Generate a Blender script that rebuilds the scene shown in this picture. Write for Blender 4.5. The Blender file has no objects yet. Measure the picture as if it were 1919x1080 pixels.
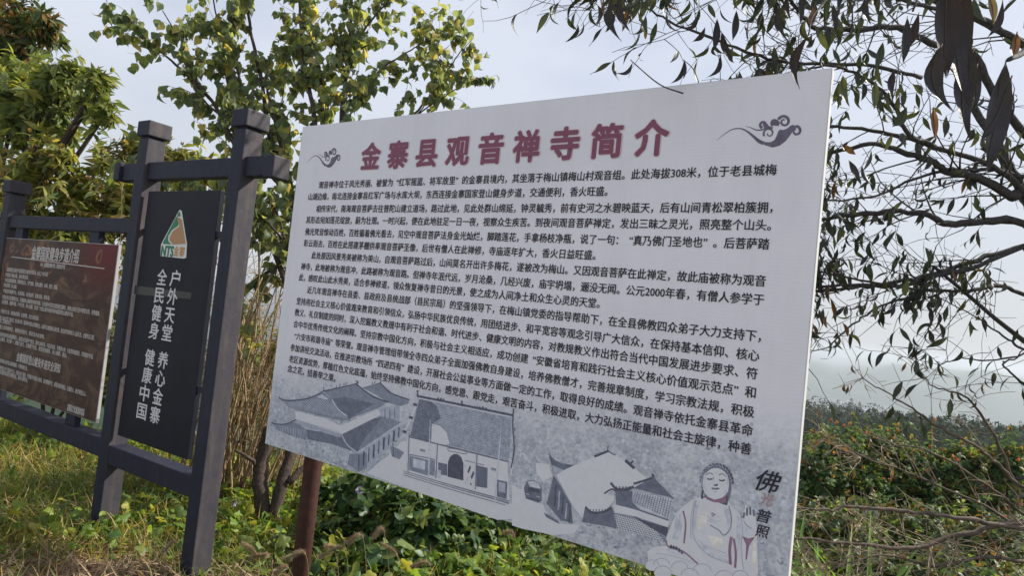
import bpy, math, random
import numpy as np
from mathutils import Vector, Matrix
R = math.radians
rng = np.random.default_rng(7); random.seed(7)
S = bpy.context.scene
COL = S.collection
# ------------------------------------------------------------------ camera
EYE = np.array([0., 0., 1.6])
PITCH, ROLL = R(2.24), R(6.02)
cam = bpy.data.cameras.new('camera'); cam.sensor_width = 36; cam.lens = 36*1210/1919
cam.clip_start = .05; cam.clip_end = 30000
camo = bpy.data.objects.new('camera', cam); COL.objects.link(camo); S.camera = camo
_f = np.array([0, math.cos(PITCH), math.sin(PITCH)]); _r = np.array([1., 0, 0]); _u = np.cross(_r, _f)
RT = math.cos(ROLL)*_r+math.sin(ROLL)*_u; UP = -math.sin(ROLL)*_r+math.cos(ROLL)*_u
M = Matrix.Identity(4)
for i in range(3): M[i][0], M[i][1], M[i][2], M[i][3] = RT[i], UP[i], -_f[i], EYE[i]
camo.matrix_world = M
# ------------------------------------------------------------------ sky and sun
SUN_AZ, SUN_EL = 18., 37.          # azimuth from +X towards +Y
w = bpy.data.worlds.new('World'); S.world = w; w.use_nodes = True
nt = w.node_tree; N = nt.nodes; Lk = nt.links
bg = N['Background']; bg.inputs[1].default_value = .1
sky = N.new('ShaderNodeTexSky'); sky.sky_type = 'NISHITA'; sky.sun_disc = False
sky.sun_elevation = R(SUN_EL); sky.sun_rotation = R(90-SUN_AZ); sky.air_density = 1.0; sky.dust_density = 1.2; sky.ozone_density = 1.6; sky.altitude = 300
tc = N.new('ShaderNodeTexCoord'); mp = N.new('ShaderNodeMapping'); mp.inputs['Scale'].default_value = (1, 1, 2.2)
n1 = N.new('ShaderNodeTexNoise'); n1.inputs['Scale'].default_value = 1.7; n1.inputs['Detail'].default_value = 6; n1.inputs['Roughness'].default_value = .5
cr = N.new('ShaderNodeValToRGB'); cr.color_ramp.elements[0].position = .40; cr.color_ramp.elements[0].color = (.60, .60, .60, 1); cr.color_ramp.elements[1].position = .60; cr.color_ramp.elements[1].color = (.93, .93, .93, 1)
mx = N.new('ShaderNodeMix'); mx.data_type = 'RGBA'; mx.inputs[7].default_value = (5.75, 6.1, 6.95, 1)
Lk.new(tc.outputs['Generated'], mp.inputs[0]); Lk.new(mp.outputs[0], n1.inputs['Vector']); Lk.new(n1.outputs[0], cr.inputs[0])
Lk.new(cr.outputs[0], mx.inputs[0]); Lk.new(sky.outputs[0], mx.inputs[6])
sp0 = N.new('ShaderNodeSeparateXYZ'); hz0 = N.new('ShaderNodeMapRange'); hz0.interpolation_type = 'SMOOTHSTEP'; hz0.inputs[1].default_value = -.02; hz0.inputs[2].default_value = .38; hz0.inputs[3].default_value = .9; hz0.inputs[4].default_value = 0.
mh = N.new('ShaderNodeMix'); mh.data_type = 'RGBA'; mh.inputs[7].default_value = (5.1, 5.3, 5.5, 1)   # grey haze band low in the sky
Lk.new(tc.outputs['Generated'], sp0.inputs[0]); Lk.new(sp0.outputs[2], hz0.inputs[0]); Lk.new(hz0.outputs[0], mh.inputs[0]); Lk.new(mx.outputs[2], mh.inputs[6]); Lk.new(mh.outputs[2], bg.inputs[0])
sl = bpy.data.lights.new('sun', 'SUN'); sl.energy = 5.0; sl.angle = R(.6); sl.color = (1, .93, .82)
so = bpy.data.objects.new('sun', sl); COL.objects.link(so)
SD = Vector((math.cos(R(SUN_EL))*math.cos(R(SUN_AZ)), math.cos(R(SUN_EL))*math.sin(R(SUN_AZ)), math.sin(R(SUN_EL))))
so.rotation_euler = SD.to_track_quat('Z', 'Y').to_euler(); so.location = (8, 5, 9)
vs = S.view_settings; vs.view_transform = 'Standard'; vs.look = 'None'; vs.exposure = .42; vs.gamma = 1; vs.use_curve_mapping = False
S.cycles.max_bounces = 6; S.cycles.transparent_max_bounces = 8; S.cycles.volume_bounces = 0; S.cycles.use_adaptive_sampling = True

D = {"PICS":{
"printed_temple_hall":[["p","d2",[[0.4159,1.1429],[0.5313,1.1892],[0.6165,1.1497],[0.7332,1.1355],[0.7298,1.1164],[0.6765,1.0936],[0.5982,1.0995],[0.5358,1.118],[0.4728,1.1322]],1],
["p","l1",[[0.5316,1.0598],[0.6758,1.0982],[0.6869,1.0255],[0.5706,1.0236]],1],["s","d1",[[0.584,1.0639],[0.5908,1.0205]],2,0.006],["s","d1",[[0.6159,1.0693],[0.6226,1.0262]],2,0.006],["s","d1",[[0.6474,1.0747],[0.654,1.0317]],2,0.006],
["p","w",[[-0.078,0.941],[0.1583,0.9438],[0.2874,0.9289],[0.5633,1.0699],[0.5562,1.0306],[0.3018,0.8869],[0.1212,0.8933],[-0.0699,0.897]],1],
["p","d2",[[-0.2298,0.9907],[-0.1375,0.9948],[0.0111,1.0293],[0.1198,1.0774],[0.2078,1.0506],[0.3331,1.0015],[0.3522,0.9723],[0.2904,0.9543],[0.1571,0.9507],[-0.0306,0.9491],[-0.1379,0.9521]],2],["h","l2",[[-0.2035,0.9874],[0.185,1.052],[-0.1212,0.9517],[0.3453,0.9711]],3,0.0022,20],
["p","d2",[[0.1268,1.0816],[0.364,1.1597],[0.4468,1.1233],[0.5911,1.103],[0.5626,1.0746],[0.3448,0.974],[0.2752,1.0015],[0.1996,1.0544]],2],
["p","d1",[[0.2069,1.0555],[0.2842,1.0779],[0.5082,1.0799],[0.3444,0.9768],[0.2752,1.0015]],3],
["p","l2",[[0.0821,1.0458],[0.1221,1.0645],[0.1786,1.0459],[0.1259,1.0425]],4],["s","d0",[[-0.2357,0.9952],[-0.2029,0.9843],[-0.1204,0.9923],[0.0193,1.0275],[0.1223,1.0809],[0.1241,1.1058]],4,0.006],["s","d0",[[0.1223,1.0809],[0.3643,1.1578],[0.359,1.1728]],4,0.006],["s","d0",[[0.3643,1.1578],[0.417,1.1362],[0.5033,1.1109],[0.6005,1.1017]],4,0.007],["s","w",[[0.2005,1.0494],[0.255,1.0081],[0.3285,0.9859]],4,0.005],["s","d0",[[0.3314,0.9686],[0.3471,0.9773],[0.3365,1.0071]],4,0.004],["s","d1",[[0.4132,1.1425],[0.5317,1.1864],[0.5276,1.1954]],4,0.004],["s","d0",[[0.5317,1.1864],[0.6102,1.1487],[0.7358,1.135]],4,0.006],["s","d1",[[0.2193,1.1141],[0.2228,1.1288]],4,0.005],["s","d1",[[0.244,1.1259],[0.2474,1.1405]],4,0.005],["s","d1",[[0.2748,1.1345],[0.2782,1.1491]],4,0.005],["s","d1",[[0.2911,1.141],[0.2945,1.1555]],4,0.005],["s","d1",[[0.4777,1.1697],[0.4809,1.1838]],4,0.005],["s","d1",[[0.4929,1.1768],[0.4961,1.1908]],4,0.005],
["p","l1",[[-0.0699,0.897],[0.1212,0.8933],[0.3018,0.8869],[0.2904,0.8678],[0.1097,0.8707],[-0.0832,0.8799]],3],["h","d2",[[-0.0711,0.9032],[0.303,0.897],[-0.0826,0.8768],[0.2904,0.8678]],4,0.002,24],
["p","d2",[[-0.2652,0.8405],[-0.161,0.8509],[-0.0686,0.8899],[0.0426,0.8529],[0.0353,0.805],[-0.1023,0.8045],[-0.2046,0.8117]],2],["h","l2",[[-0.2107,0.8439],[0.0263,0.855],[-0.1881,0.8148],[0.0199,0.802]],3,0.0022,10],
["p","d1",[[0.0097,0.8592],[0.3026,0.8821],[0.4269,0.8185],[0.2389,0.8248],[0.05,0.811]],2],["h","d2",[[0.0426,0.8529],[0.3182,0.8752],[0.0658,0.8109],[0.4209,0.8212]],3,0.002,18],
["p","d2",[[0.3047,0.8864],[0.5569,1.026],[0.6226,1.0262],[0.7026,1.0218],[0.6315,0.9686],[0.4296,0.8191],[0.3662,0.8452]],2],
["p","d1",[[0.3047,0.8864],[0.5197,1.0079],[0.571,1.0208],[0.458,0.8829],[0.429,0.8228],[0.3662,0.8452]],3],["s","d0",[[-0.2706,0.8417],[-0.1614,0.8529],[-0.062,0.8984]],4,0.006],["s","l2",[[0.3026,0.8821],[0.3524,0.8425],[0.4269,0.8185]],4,0.006],["s","l2",[[0.4269,0.8185],[0.6315,0.9686],[0.7029,1.02]],4,0.005],
["p","l1",[[0.4281,0.811],[0.7016,1.0123],[0.7112,0.965],[0.5316,0.764],[0.3955,0.7536]],1],["s","d0",[[0.4422,0.8101],[0.45,0.7365]],2,0.007],["s","d0",[[0.4741,0.8341],[0.4814,0.7636]],2,0.012],["s","d0",[[0.5058,0.8578],[0.5125,0.7904]],2,0.007],["s","d0",[[0.5371,0.8813],[0.5433,0.8169]],2,0.012],["s","d0",[[0.5681,0.9045],[0.5737,0.8432]],2,0.007],["s","d0",[[0.5987,0.9275],[0.6039,0.8692]],2,0.012],["s","d0",[[0.6291,0.9503],[0.6338,0.8949]],2,0.007],["s","d0",[[0.6592,0.9728],[0.6634,0.9204]],2,0.012],["s","d0",[[0.689,0.9951],[0.6927,0.9457]],2,0.007],
["p","d2",[[0.374,0.7979],[0.4935,0.8323],[0.5054,0.7583],[0.4555,0.7281],[0.3681,0.7477]],2],
["p","w",[[0.5096,0.7325],[0.5909,0.81],[0.649,0.855],[0.7135,0.9331],[0.7687,0.9394],[0.7839,0.7966],[1.3532,0.7907],[1.3953,0.8076],[1.4147,0.885],[1.4933,0.8795],[1.5044,0.7874],[1.4031,0.7451],[1.3083,0.7122],[1.0973,0.7166],[0.8678,0.7213]],1],
["p","d2",[[0.6427,0.8958],[0.7006,0.8935],[0.7399,0.8831],[0.7142,0.8455],[0.6629,0.8486]],2],["s","d0",[[0.6594,0.9131],[0.6753,0.8512]],3,0.005],["s","w",[[0.7013,0.9307],[0.7332,0.9692],[0.7614,0.9883]],3,0.004]],
"printed_gate_hall":[["p","w",[[0.7587,0.9649],[1.3254,0.9709],[1.3581,0.8066],[0.7779,0.7952]],5],
["p","l1",[[0.7939,1.159],[1.3228,1.1644],[1.3333,0.971],[1.0067,0.9688],[0.7643,0.9687]],6],["h","d2",[[0.7952,1.1501],[0.7641,0.9705],[1.322,1.1552],[1.3331,0.9726]],7,0.0022,24],["b","d2",[[0.8054,1.1471],[1.3194,1.1597],[0.7701,0.9717],[1.3308,0.9754]],8],
["p","d1",[[0.7988,1.1506],[0.865,1.1504],[0.9088,1.1325],[0.9392,1.0823],[0.9023,1.0552],[0.8919,0.9637],[0.7679,0.9694]],8],["h","d2",[[0.8063,1.1409],[0.7694,0.9761],[0.9164,1.1203],[0.8913,0.968]],9,0.002,16],
["p","w",[[0.8892,1.0483],[0.9383,1.0483],[0.9817,1.0254],[1.0055,0.9773],[0.9785,0.9675],[0.9499,0.9662],[0.8976,0.9648]],9],["s","d0",[[0.7789,1.1612],[1.0691,1.1636],[1.3288,1.1646]],9,0.009],["s","w",[[0.7864,1.1514],[1.0705,1.1534],[1.322,1.1552]],9,0.004],["s","d0",[[0.9103,1.1632],[0.9111,1.1741]],9,0.009],["s","d0",[[0.9276,1.1642],[0.9284,1.1751]],9,0.009],["s","d0",[[0.9428,1.1631],[0.9436,1.1739]],9,0.009],["s","d0",[[1.0493,1.1708],[1.0501,1.1814]],9,0.009],["s","d0",[[1.0511,1.158],[1.0519,1.1686]],9,0.009],["s","d0",[[1.1507,1.1618],[1.1515,1.1722]],9,0.009],["s","d0",[[1.1684,1.1648],[1.1692,1.1752]],9,0.009],["s","d0",[[1.1855,1.1634],[1.1863,1.1738]],9,0.009],["s","d0",[[0.7802,1.1771],[0.781,1.1882]],9,0.009],["s","d0",[[0.7822,1.1636],[0.783,1.1747]],9,0.009],["s","d0",[[1.329,1.1945],[1.3343,1.121],[1.3532,1.026],[1.3488,0.9431]],9,0.006],["s","d1",[[1.3372,1.1133],[1.3483,1.1039]],9,0.008],["s","d1",[[1.3413,1.0811],[1.3524,1.0718]],9,0.008],["s","d1",[[1.3458,1.045],[1.3569,1.0357]],9,0.008],["s","w",[[1.3321,0.9806],[1.3516,0.9601],[1.3509,0.9109]],9,0.008],["s","d0",[[0.7631,1.1182],[0.7876,1.1186]],9,0.012],["s","d0",[[0.7455,1.0535],[0.7701,1.0542]],9,0.012],["s","d0",[[0.7152,0.9806],[0.7401,0.9816]],9,0.012],["s","w",[[0.7802,1.1109],[0.7605,1.0525],[0.7287,0.9822]],8,0.012],["s","d1",[[0.7615,0.9627],[0.9503,0.9637],[1.1715,0.9653],[1.3279,0.9665]],9,0.006],
["p","d0",[[1.0147,0.8307],[1.008,0.8947],[1.0157,0.9208],[1.0357,0.938],[1.0575,0.9417],[1.0785,0.9339],[1.095,0.909],[1.1053,0.834]],8],["s","d1",[[1.0042,0.9464],[1.098,0.9518],[1.0964,0.9635],[1.0025,0.9583],[1.0042,0.9464]],9,0.003],["s","d1",[[0.7737,0.8809],[0.9025,0.8899],[0.9378,0.8885]],8,0.004],["s","d1",[[1.1018,0.9234],[1.2085,0.925]],8,0.003],
["p","d2",[[0.7744,0.8765],[0.8921,0.8805],[0.9001,0.8092],[0.7819,0.8098]],7],
["p","l2",[[0.8002,0.8683],[0.8757,0.8708],[0.878,0.831],[0.8037,0.8282]],8],
["p","d2",[[0.9009,0.8851],[0.9441,0.8854],[0.9505,0.8161],[0.9074,0.8153]],7],
["p","d1",[[0.9525,0.8828],[1.0048,0.8852],[1.0119,0.8344],[0.9578,0.8292]],7],
["p","l2",[[0.9496,0.8468],[0.9719,0.8517],[0.9773,0.8134],[0.9488,0.8113]],9],
["p","d1",[[1.1695,0.9166],[1.2284,0.9167],[1.2366,0.8308],[1.1775,0.8253]],7],
["p","w",[[1.2373,0.8644],[1.2728,0.8684],[1.2786,0.8242],[1.2406,0.8234]],9],
["p","d1",[[1.2827,0.8789],[1.3367,0.8815],[1.3419,0.8091],[1.2918,0.8083]],7],
["p","l1",[[1.2926,0.8729],[1.3276,0.8744],[1.331,0.8326],[1.2978,0.8329]],8],["s","d2",[[0.8357,0.9155],[0.868,0.9158]],8,0.013],["s","w",[[0.834,0.9106],[0.8698,0.9117]],9,0.002],["s","d2",[[1.2459,0.9173],[1.2736,0.9175]],8,0.013],["s","w",[[1.2445,0.9128],[1.2751,0.9137]],9,0.002],["s","l2",[[1.1026,0.902],[1.1102,0.8943]],9,0.008],["s","d0",[[1.1238,0.8818],[1.1313,0.8741]],9,0.008],["s","d0",[[1.1448,0.8618],[1.1523,0.8542]],9,0.008],["s","l2",[[1.1156,0.8304],[1.1231,0.8228]],9,0.008],["s","d0",[[1.126,0.8892],[1.1336,0.8815]],9,0.008],["s","d0",[[1.1471,0.8691],[1.1545,0.8615]],9,0.008],["s","l2",[[1.1178,0.8378],[1.1254,0.8301]],9,0.008],["s","d0",[[1.1283,0.8965],[1.1358,0.8888]],9,0.008],["s","d0",[[1.1493,0.8764],[1.1567,0.8688]],9,0.008],["s","l2",[[1.1201,0.8451],[1.1276,0.8375]],9,0.008],["s","d0",[[1.1305,0.9038],[1.138,0.8961]],9,0.008],["s","d0",[[1.1515,0.8837],[1.159,0.8761]],9,0.008],["s","l2",[[1.1223,0.8525],[1.1299,0.8448]],9,0.008],["s","d0",[[1.1434,0.8326],[1.1509,0.825]],9,0.008],["s","w",[[1.1345,0.8748],[1.1396,0.8207]],9,0.012],["s","d1",[[0.755,0.9734],[0.7743,0.7944]],9,0.012],["s","l2",[[0.7526,0.9729],[0.7719,0.7939]],10,0.007],["s","d1",[[0.933,0.9629],[0.9446,0.8086]],9,0.012],["s","l2",[[0.9307,0.9624],[0.9423,0.8081]],10,0.007],["s","d1",[[1.1614,0.9615],[1.1709,0.8111]],9,0.012],["s","l2",[[1.1593,0.9611],[1.1688,0.8106]],10,0.007],["s","l2",[[0.8774,1.0642],[0.91,0.7404]],10,0.005],["s","l2",[[1.2775,1.0689],[1.2843,0.7801]],10,0.005],["s","d1",[[0.749,0.7979],[1.0716,0.7992],[1.3583,0.805]],9,0.003],["s","d1",[[0.7503,0.7891],[1.0707,0.7899],[1.3556,0.7954]],9,0.003],["s","d1",[[0.7518,0.7794],[1.0622,0.7793],[1.3392,0.7839]],9,0.003]],
"printed_parked_car":[["p","d1",[[1.4204,0.8757],[1.4313,0.9055],[1.4542,0.9162],[1.4906,0.9124],[1.506,0.8959],[1.5122,0.8439],[1.4963,0.832],[1.4359,0.8353]],5],
["p","l2",[[1.4354,0.9051],[1.4585,0.9138],[1.4908,0.9105],[1.501,0.8914],[1.4496,0.888]],6],
["p","d0",[[1.4405,0.8838],[1.4991,0.8876],[1.5008,0.8732],[1.4425,0.8674]],6],["s","l2",[[1.4359,0.8556],[1.4496,0.8555]],7,0.003],["s","l2",[[1.4855,0.8561],[1.5028,0.857]],7,0.003],["s","d0",[[1.4434,0.8405],[1.5031,0.8417]],7,0.004]],
"printed_side_temple":[["p","w",[[1.361,0.8755],[1.4204,0.8621],[1.4328,0.8277],[1.5199,0.8325],[1.5434,0.7986],[1.6036,0.7749],[1.6978,0.7935],[1.673,0.7547],[1.5794,0.7225],[1.4313,0.7088],[1.382,0.7091]],4],
["p","w",[[1.4651,0.9911],[1.5274,0.9978],[1.5521,0.9532],[1.509,0.9234],[1.4742,0.9491]],4],
["p","d1",[[1.5551,0.9606],[1.6472,0.8642],[1.6626,0.7938],[1.6095,0.7895],[1.5361,0.8399],[1.5455,0.8919]],5],["s","d0",[[1.5709,0.9244],[1.5747,0.8396]],6,0.007],["s","l1",[[1.59,0.9039],[1.593,0.8271]],6,0.007],["s","d0",[[1.6091,0.8835],[1.611,0.8147]],6,0.007],["s","l1",[[1.6279,0.8633],[1.629,0.8024]],6,0.007],["s","d0",[[1.6466,0.8433],[1.6468,0.7902]],6,0.007],
["p","d1",[[1.5198,1.0423],[1.5535,1.02],[1.5908,1.0147],[1.6398,1.0188],[1.6337,1.0011],[1.5997,0.9903],[1.6145,0.9726],[1.557,0.9643],[1.5388,1.0002]],5],
["p","l1",[[1.543,0.9978],[1.6013,0.9894],[1.6107,0.9731],[1.56,0.965]],6],
["p","w",[[1.6081,0.9955],[1.7246,1.0692],[1.7841,1.1058],[1.8232,1.0962],[1.9525,1.0377],[1.9012,0.9953],[1.8232,0.9676],[1.8017,0.9436],[1.8302,0.9349],[1.8265,0.9183],[1.7891,0.8682],[1.7094,0.819],[1.6536,0.8594],[1.5665,0.9618]],6],["s","l1",[[1.5665,0.9618],[1.6493,0.8648],[1.7059,0.818]],7,0.004],["s","d0",[[1.7279,1.0712],[1.7843,1.1046]],7,0.009],["s","d1",[[1.782,1.1257],[1.7843,1.1046],[1.8165,1.0948]],7,0.005],["s","d0",[[1.8585,1.0836],[1.8777,1.0734],[1.8975,1.0623]],7,0.012],["s","d0",[[1.8777,1.0734],[1.8913,1.0906]],7,0.006],
["p","d1",[[1.972,1.0483],[2.0584,0.9894],[2.0022,0.9889],[1.8999,0.9888],[1.9162,1.0098],[1.9569,1.0266]],7],["s","l2",[[1.8996,0.9918],[1.954,1.0351]],8,0.007],["s","d0",[[1.9003,1.0043],[1.9712,1.0432],[1.9686,1.0566]],8,0.008],["s","d1",[[1.9723,1.0453],[2.0195,1.005],[2.0597,0.9879]],8,0.007],
["p","l2",[[1.9031,0.9773],[2.0577,0.9833],[2.0506,0.9115],[1.9388,0.9175],[1.9004,0.9397]],7],["h","d1",[[1.9063,0.978],[2.0559,0.9828],[1.8972,0.9389],[2.0476,0.9107]],8,0.0028,15],["h","d2",[[1.9069,0.972],[1.9042,0.9345],[2.0564,0.9782],[2.0485,0.9139]],9,0.002,7],
["p","d1",[[1.8279,0.9687],[1.8999,0.9765],[1.9007,0.9367],[1.9325,0.9159],[2.0478,0.9078],[2.0456,0.8995],[1.908,0.8986],[1.8401,0.9061]],6],["s","d0",[[1.8074,0.9871],[1.8333,0.97],[1.8732,0.9763],[1.9033,0.9945]],9,0.01],["s","d0",[[1.7854,0.9397],[1.8134,0.9634],[1.8342,0.9608]],9,0.006],["s","d0",[[1.8333,0.97],[1.8323,0.9791]],9,0.005],["s","d0",[[1.8463,0.9755],[1.8456,0.9822]],9,0.005],["s","d0",[[1.8598,0.9762],[1.8588,0.9853]],9,0.005],["s","d0",[[1.8726,0.9818],[1.8719,0.9884]],9,0.005],["s","d0",[[1.8859,0.9824],[1.885,0.9915]],9,0.005],["s","d0",[[1.8987,0.9879],[1.898,0.9945]],9,0.005],
["p","w",[[1.8295,0.9097],[1.9066,0.9118],[2.0514,0.9028],[2.0493,0.8803],[1.9224,0.8871],[1.8348,0.8787]],7],
["p","d2",[[1.8281,0.8782],[1.9228,0.8829],[2.0449,0.8744],[2.0405,0.8257],[1.9551,0.8229],[1.8491,0.8215]],7],["h","w",[[1.8311,0.8758],[1.9813,0.8813],[1.8564,0.8173],[2.0406,0.8246]],8,0.0022,16],["h","w",[[1.8314,0.8728],[1.8561,0.8203],[1.9819,0.8754],[2.0403,0.8269]],9,0.002,7],
["p","d0",[[1.9129,0.8828],[2.0495,0.8786],[2.0478,0.8455],[1.9899,0.8595]],10],
["p","d1",[[1.7097,0.867],[1.748,0.8576],[1.7891,0.8682],[1.8222,0.8942],[1.8446,0.8638],[1.8491,0.8215],[1.7944,0.8193],[1.7034,0.8078]],8],["s","d0",[[1.7109,0.8699],[1.7411,0.8559],[1.7889,0.8694],[1.8221,0.8954]],10,0.009],["s","d0",[[1.7339,0.8566],[1.7342,0.8668]],10,0.004],["s","d0",[[1.7464,0.8598],[1.7466,0.87]],10,0.004],["s","d0",[[1.7588,0.8629],[1.759,0.8731]],10,0.004],["s","d0",[[1.7711,0.8661],[1.7714,0.8763]],10,0.004],["s","d0",[[1.7834,0.8692],[1.7836,0.8794]],10,0.004],["s","d0",[[1.7956,0.8723],[1.7959,0.8825]],10,0.004],["s","d0",[[1.8077,0.8755],[1.808,0.8856]],10,0.004],
["p","d1",[[1.5275,0.8011],[1.5948,0.7856],[1.6038,0.7736],[1.5412,0.7848]],6],
["p","d2",[[1.9002,0.8268],[1.8934,0.828],[1.8968,0.8251]],10],
["p","l1",[[1.8624,0.775],[1.8754,0.7761],[1.8592,0.7672]],9],
["p","l2",[[1.9753,0.8153],[1.9696,0.815],[1.9706,0.8139]],10],
["p","d1",[[2.0248,0.8082],[2.0271,0.8121],[2.0239,0.8144]],9],
["p","d1",[[1.9026,0.738],[1.8953,0.7379],[1.8889,0.7348]],10],
["p","d2",[[1.8754,0.7885],[1.875,0.7917],[1.8681,0.7836]],9],
["p","d2",[[1.8081,0.7931],[1.8118,0.7904],[1.8059,0.7965]],9],
["p","d1",[[2.028,0.7465],[2.0191,0.7362],[2.0238,0.7367]],10],
["p","l2",[[2.006,0.8154],[2.0062,0.8123],[1.9933,0.8055]],9],
["p","l1",[[1.9741,0.82],[1.9621,0.8181],[1.9641,0.8134]],10],
["p","l2",[[2.0343,0.829],[2.0249,0.8264],[2.0318,0.8278]],9],
["p","l2",[[2.0193,0.8334],[2.0168,0.8372],[2.0274,0.8331]],9],
["p","l1",[[2.0275,0.7832],[2.0359,0.7855],[2.0257,0.7804]],10],
["p","d1",[[1.9295,0.8277],[1.9166,0.8227],[1.929,0.8341]],9],
["p","l2",[[1.9359,0.8127],[1.9318,0.8097],[1.9367,0.8124]],10],
["p","d1",[[1.8832,0.7723],[1.8799,0.7721],[1.8751,0.7724]],10],
["p","l2",[[1.9806,0.7694],[1.9823,0.7802],[1.9786,0.7714]],10],
["p","d1",[[1.9861,0.748],[1.9852,0.7417],[1.9928,0.7505]],9],
["p","d2",[[1.9873,0.7994],[1.9896,0.8049],[1.9984,0.8049]],10],
["p","d1",[[1.9,0.7888],[1.8965,0.7931],[1.8859,0.7895]],10],
["p","l1",[[1.7464,0.7613],[1.7437,0.7508],[1.7318,0.7542]],10],
["p","d2",[[1.8256,0.7474],[1.8095,0.7509],[1.8177,0.7534]],10],
["p","l2",[[1.929,0.7761],[1.93,0.7728],[1.9338,0.777]],9],
["p","d2",[[1.9326,0.7982],[1.9313,0.7912],[1.9328,0.7918]],10],
["p","l2",[[1.9468,0.8087],[1.9486,0.8043],[1.9401,0.8048]],9],
["p","d1",[[2.008,0.8132],[2.0221,0.8167],[2.0204,0.8184]],9],
["p","d1",[[1.7952,0.7965],[1.7956,0.7977],[1.7881,0.787]],10],
["p","d2",[[1.9792,0.8369],[1.9838,0.841],[1.9806,0.846]],10],
["p","l1",[[1.9465,0.7769],[1.9603,0.7884],[1.9501,0.78]],9],
["p","l1",[[1.9749,0.8239],[1.9764,0.819],[1.9682,0.8205]],10],
["p","d2",[[2.0151,0.7961],[2.0252,0.7925],[2.0254,0.7971]],9],
["p","l2",[[1.8712,0.75],[1.8843,0.7564],[1.8776,0.7509]],10],
["p","d1",[[2.0231,0.7532],[2.0215,0.7557],[2.0285,0.7545]],9],
["p","l2",[[1.763,0.7603],[1.7636,0.7614],[1.7755,0.7655]],10],
["p","l1",[[1.929,0.7456],[1.9349,0.7504],[1.9291,0.7469]],9],
["p","d2",[[1.9843,0.808],[1.9808,0.8018],[1.9887,0.8014]],10],
["p","l1",[[1.9864,0.8305],[1.9843,0.8241],[1.9744,0.8186]],9],
["p","d1",[[1.9654,0.8395],[1.9574,0.8342],[1.9623,0.8418]],10],
["p","l2",[[1.838,0.7893],[1.8326,0.7909],[1.8425,0.7954]],10],
["p","d2",[[2.0037,0.7416],[2.006,0.7459],[2.0024,0.7416]],9],
["p","d2",[[2.0197,0.8231],[2.009,0.8224],[2.021,0.8209]],10],
["p","l1",[[1.9044,0.734],[1.9121,0.7446],[1.9171,0.7459]],9],
["p","l1",[[1.8876,0.7591],[1.8822,0.7602],[1.8928,0.7557]],9],
["p","l2",[[1.7809,0.7705],[1.7892,0.7712],[1.7936,0.7697]],9],
["p","l2",[[2.0001,0.735],[1.9969,0.7333],[1.9922,0.7381]],10],
["p","l1",[[1.9639,0.7553],[1.9632,0.757],[1.9684,0.7613]],10],
["p","l1",[[1.966,0.784],[1.9611,0.7763],[1.9572,0.775]],10],
["p","l2",[[2.0023,0.7337],[2.0018,0.7379],[2.0058,0.7369]],9],
["p","d2",[[2.0051,0.7734],[1.9948,0.7699],[2.0059,0.7762]],10],
["p","l1",[[1.8633,0.766],[1.8646,0.7585],[1.8662,0.7679]],9],
["p","d2",[[1.8597,0.7586],[1.859,0.7543],[1.8456,0.7486]],10],
["p","d1",[[1.9452,0.7521],[1.9286,0.7473],[1.9399,0.7504]],10],
["p","l2",[[1.9317,0.7911],[1.9269,0.7885],[1.9246,0.7898]],9],
["p","l1",[[1.9465,0.7993],[1.9438,0.7897],[1.9467,0.7959]],10],
["p","d1",[[1.9573,0.8168],[1.958,0.8197],[1.9578,0.8175]],10],
["p","l2",[[1.679,0.7479],[1.6827,0.755],[1.6759,0.7485]],10],
["p","l2",[[1.9921,0.8319],[1.9949,0.8307],[1.9859,0.8314]],9],
["p","l2",[[1.9405,0.8044],[1.9348,0.8072],[1.9263,0.8073]],10],
["p","d2",[[2.0378,0.826],[2.0353,0.8356],[2.0258,0.8321]],9],
["p","l2",[[1.996,0.8349],[1.9964,0.8331],[1.997,0.8323]],10],
["p","d1",[[1.8938,0.7814],[1.8998,0.7816],[1.9006,0.7792]],9],
["p","d1",[[1.9951,0.8115],[1.9861,0.8104],[1.9927,0.8096]],9],
["p","l2",[[1.7597,0.779],[1.7456,0.7671],[1.7574,0.7778]],10],
["p","d1",[[1.9221,0.749],[1.9294,0.7507],[1.933,0.7564]],9],
["p","d1",[[2.0124,0.7748],[1.9994,0.7625],[2.0113,0.7708]],10],
["p","d2",[[1.9785,0.8239],[1.9639,0.8193],[1.9626,0.8265]],10],
["p","d1",[[1.8612,0.7558],[1.8497,0.7565],[1.8485,0.749]],10],
["p","d1",[[2.016,0.8408],[2.0187,0.8376],[2.0252,0.8414]],10],
["p","d1",[[1.9541,0.7322],[1.9603,0.7381],[1.9634,0.7373]],9],
["p","d2",[[1.7954,0.7883],[1.7877,0.7905],[1.795,0.7956]],10],
["p","d1",[[1.8928,0.8092],[1.8823,0.8022],[1.8824,0.8035]],9],
["p","l1",[[1.9495,0.8157],[1.9448,0.815],[1.9428,0.8201]],10],
["p","l2",[[2.0253,0.748],[2.0243,0.7453],[2.0323,0.7552]],9],
["p","d2",[[2.0026,0.8424],[2.0107,0.8456],[2.0103,0.844]],10],
["p","l1",[[1.9992,0.8007],[2.0089,0.8012],[2.0136,0.8036]],9],
["p","d1",[[1.802,0.7869],[1.8028,0.7899],[1.8021,0.789]],10],
["p","l1",[[1.8508,0.8238],[1.8418,0.8209],[1.8554,0.8217]],10],
["p","d2",[[2.0348,0.7719],[2.0318,0.7639],[2.041,0.7698]],9]],
"printed_seated_statue":[["p","w",[[2.1577,1.0206],[2.2482,1.0369],[2.2644,1.0126],[2.2967,0.9927],[2.3103,0.9627],[2.3525,0.9739],[2.3716,0.8148],[2.3631,0.7903],[2.0867,0.7625],[2.0452,0.8093],[2.0472,0.8513],[2.0753,0.9415],[2.1187,0.9936]],11],
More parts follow.
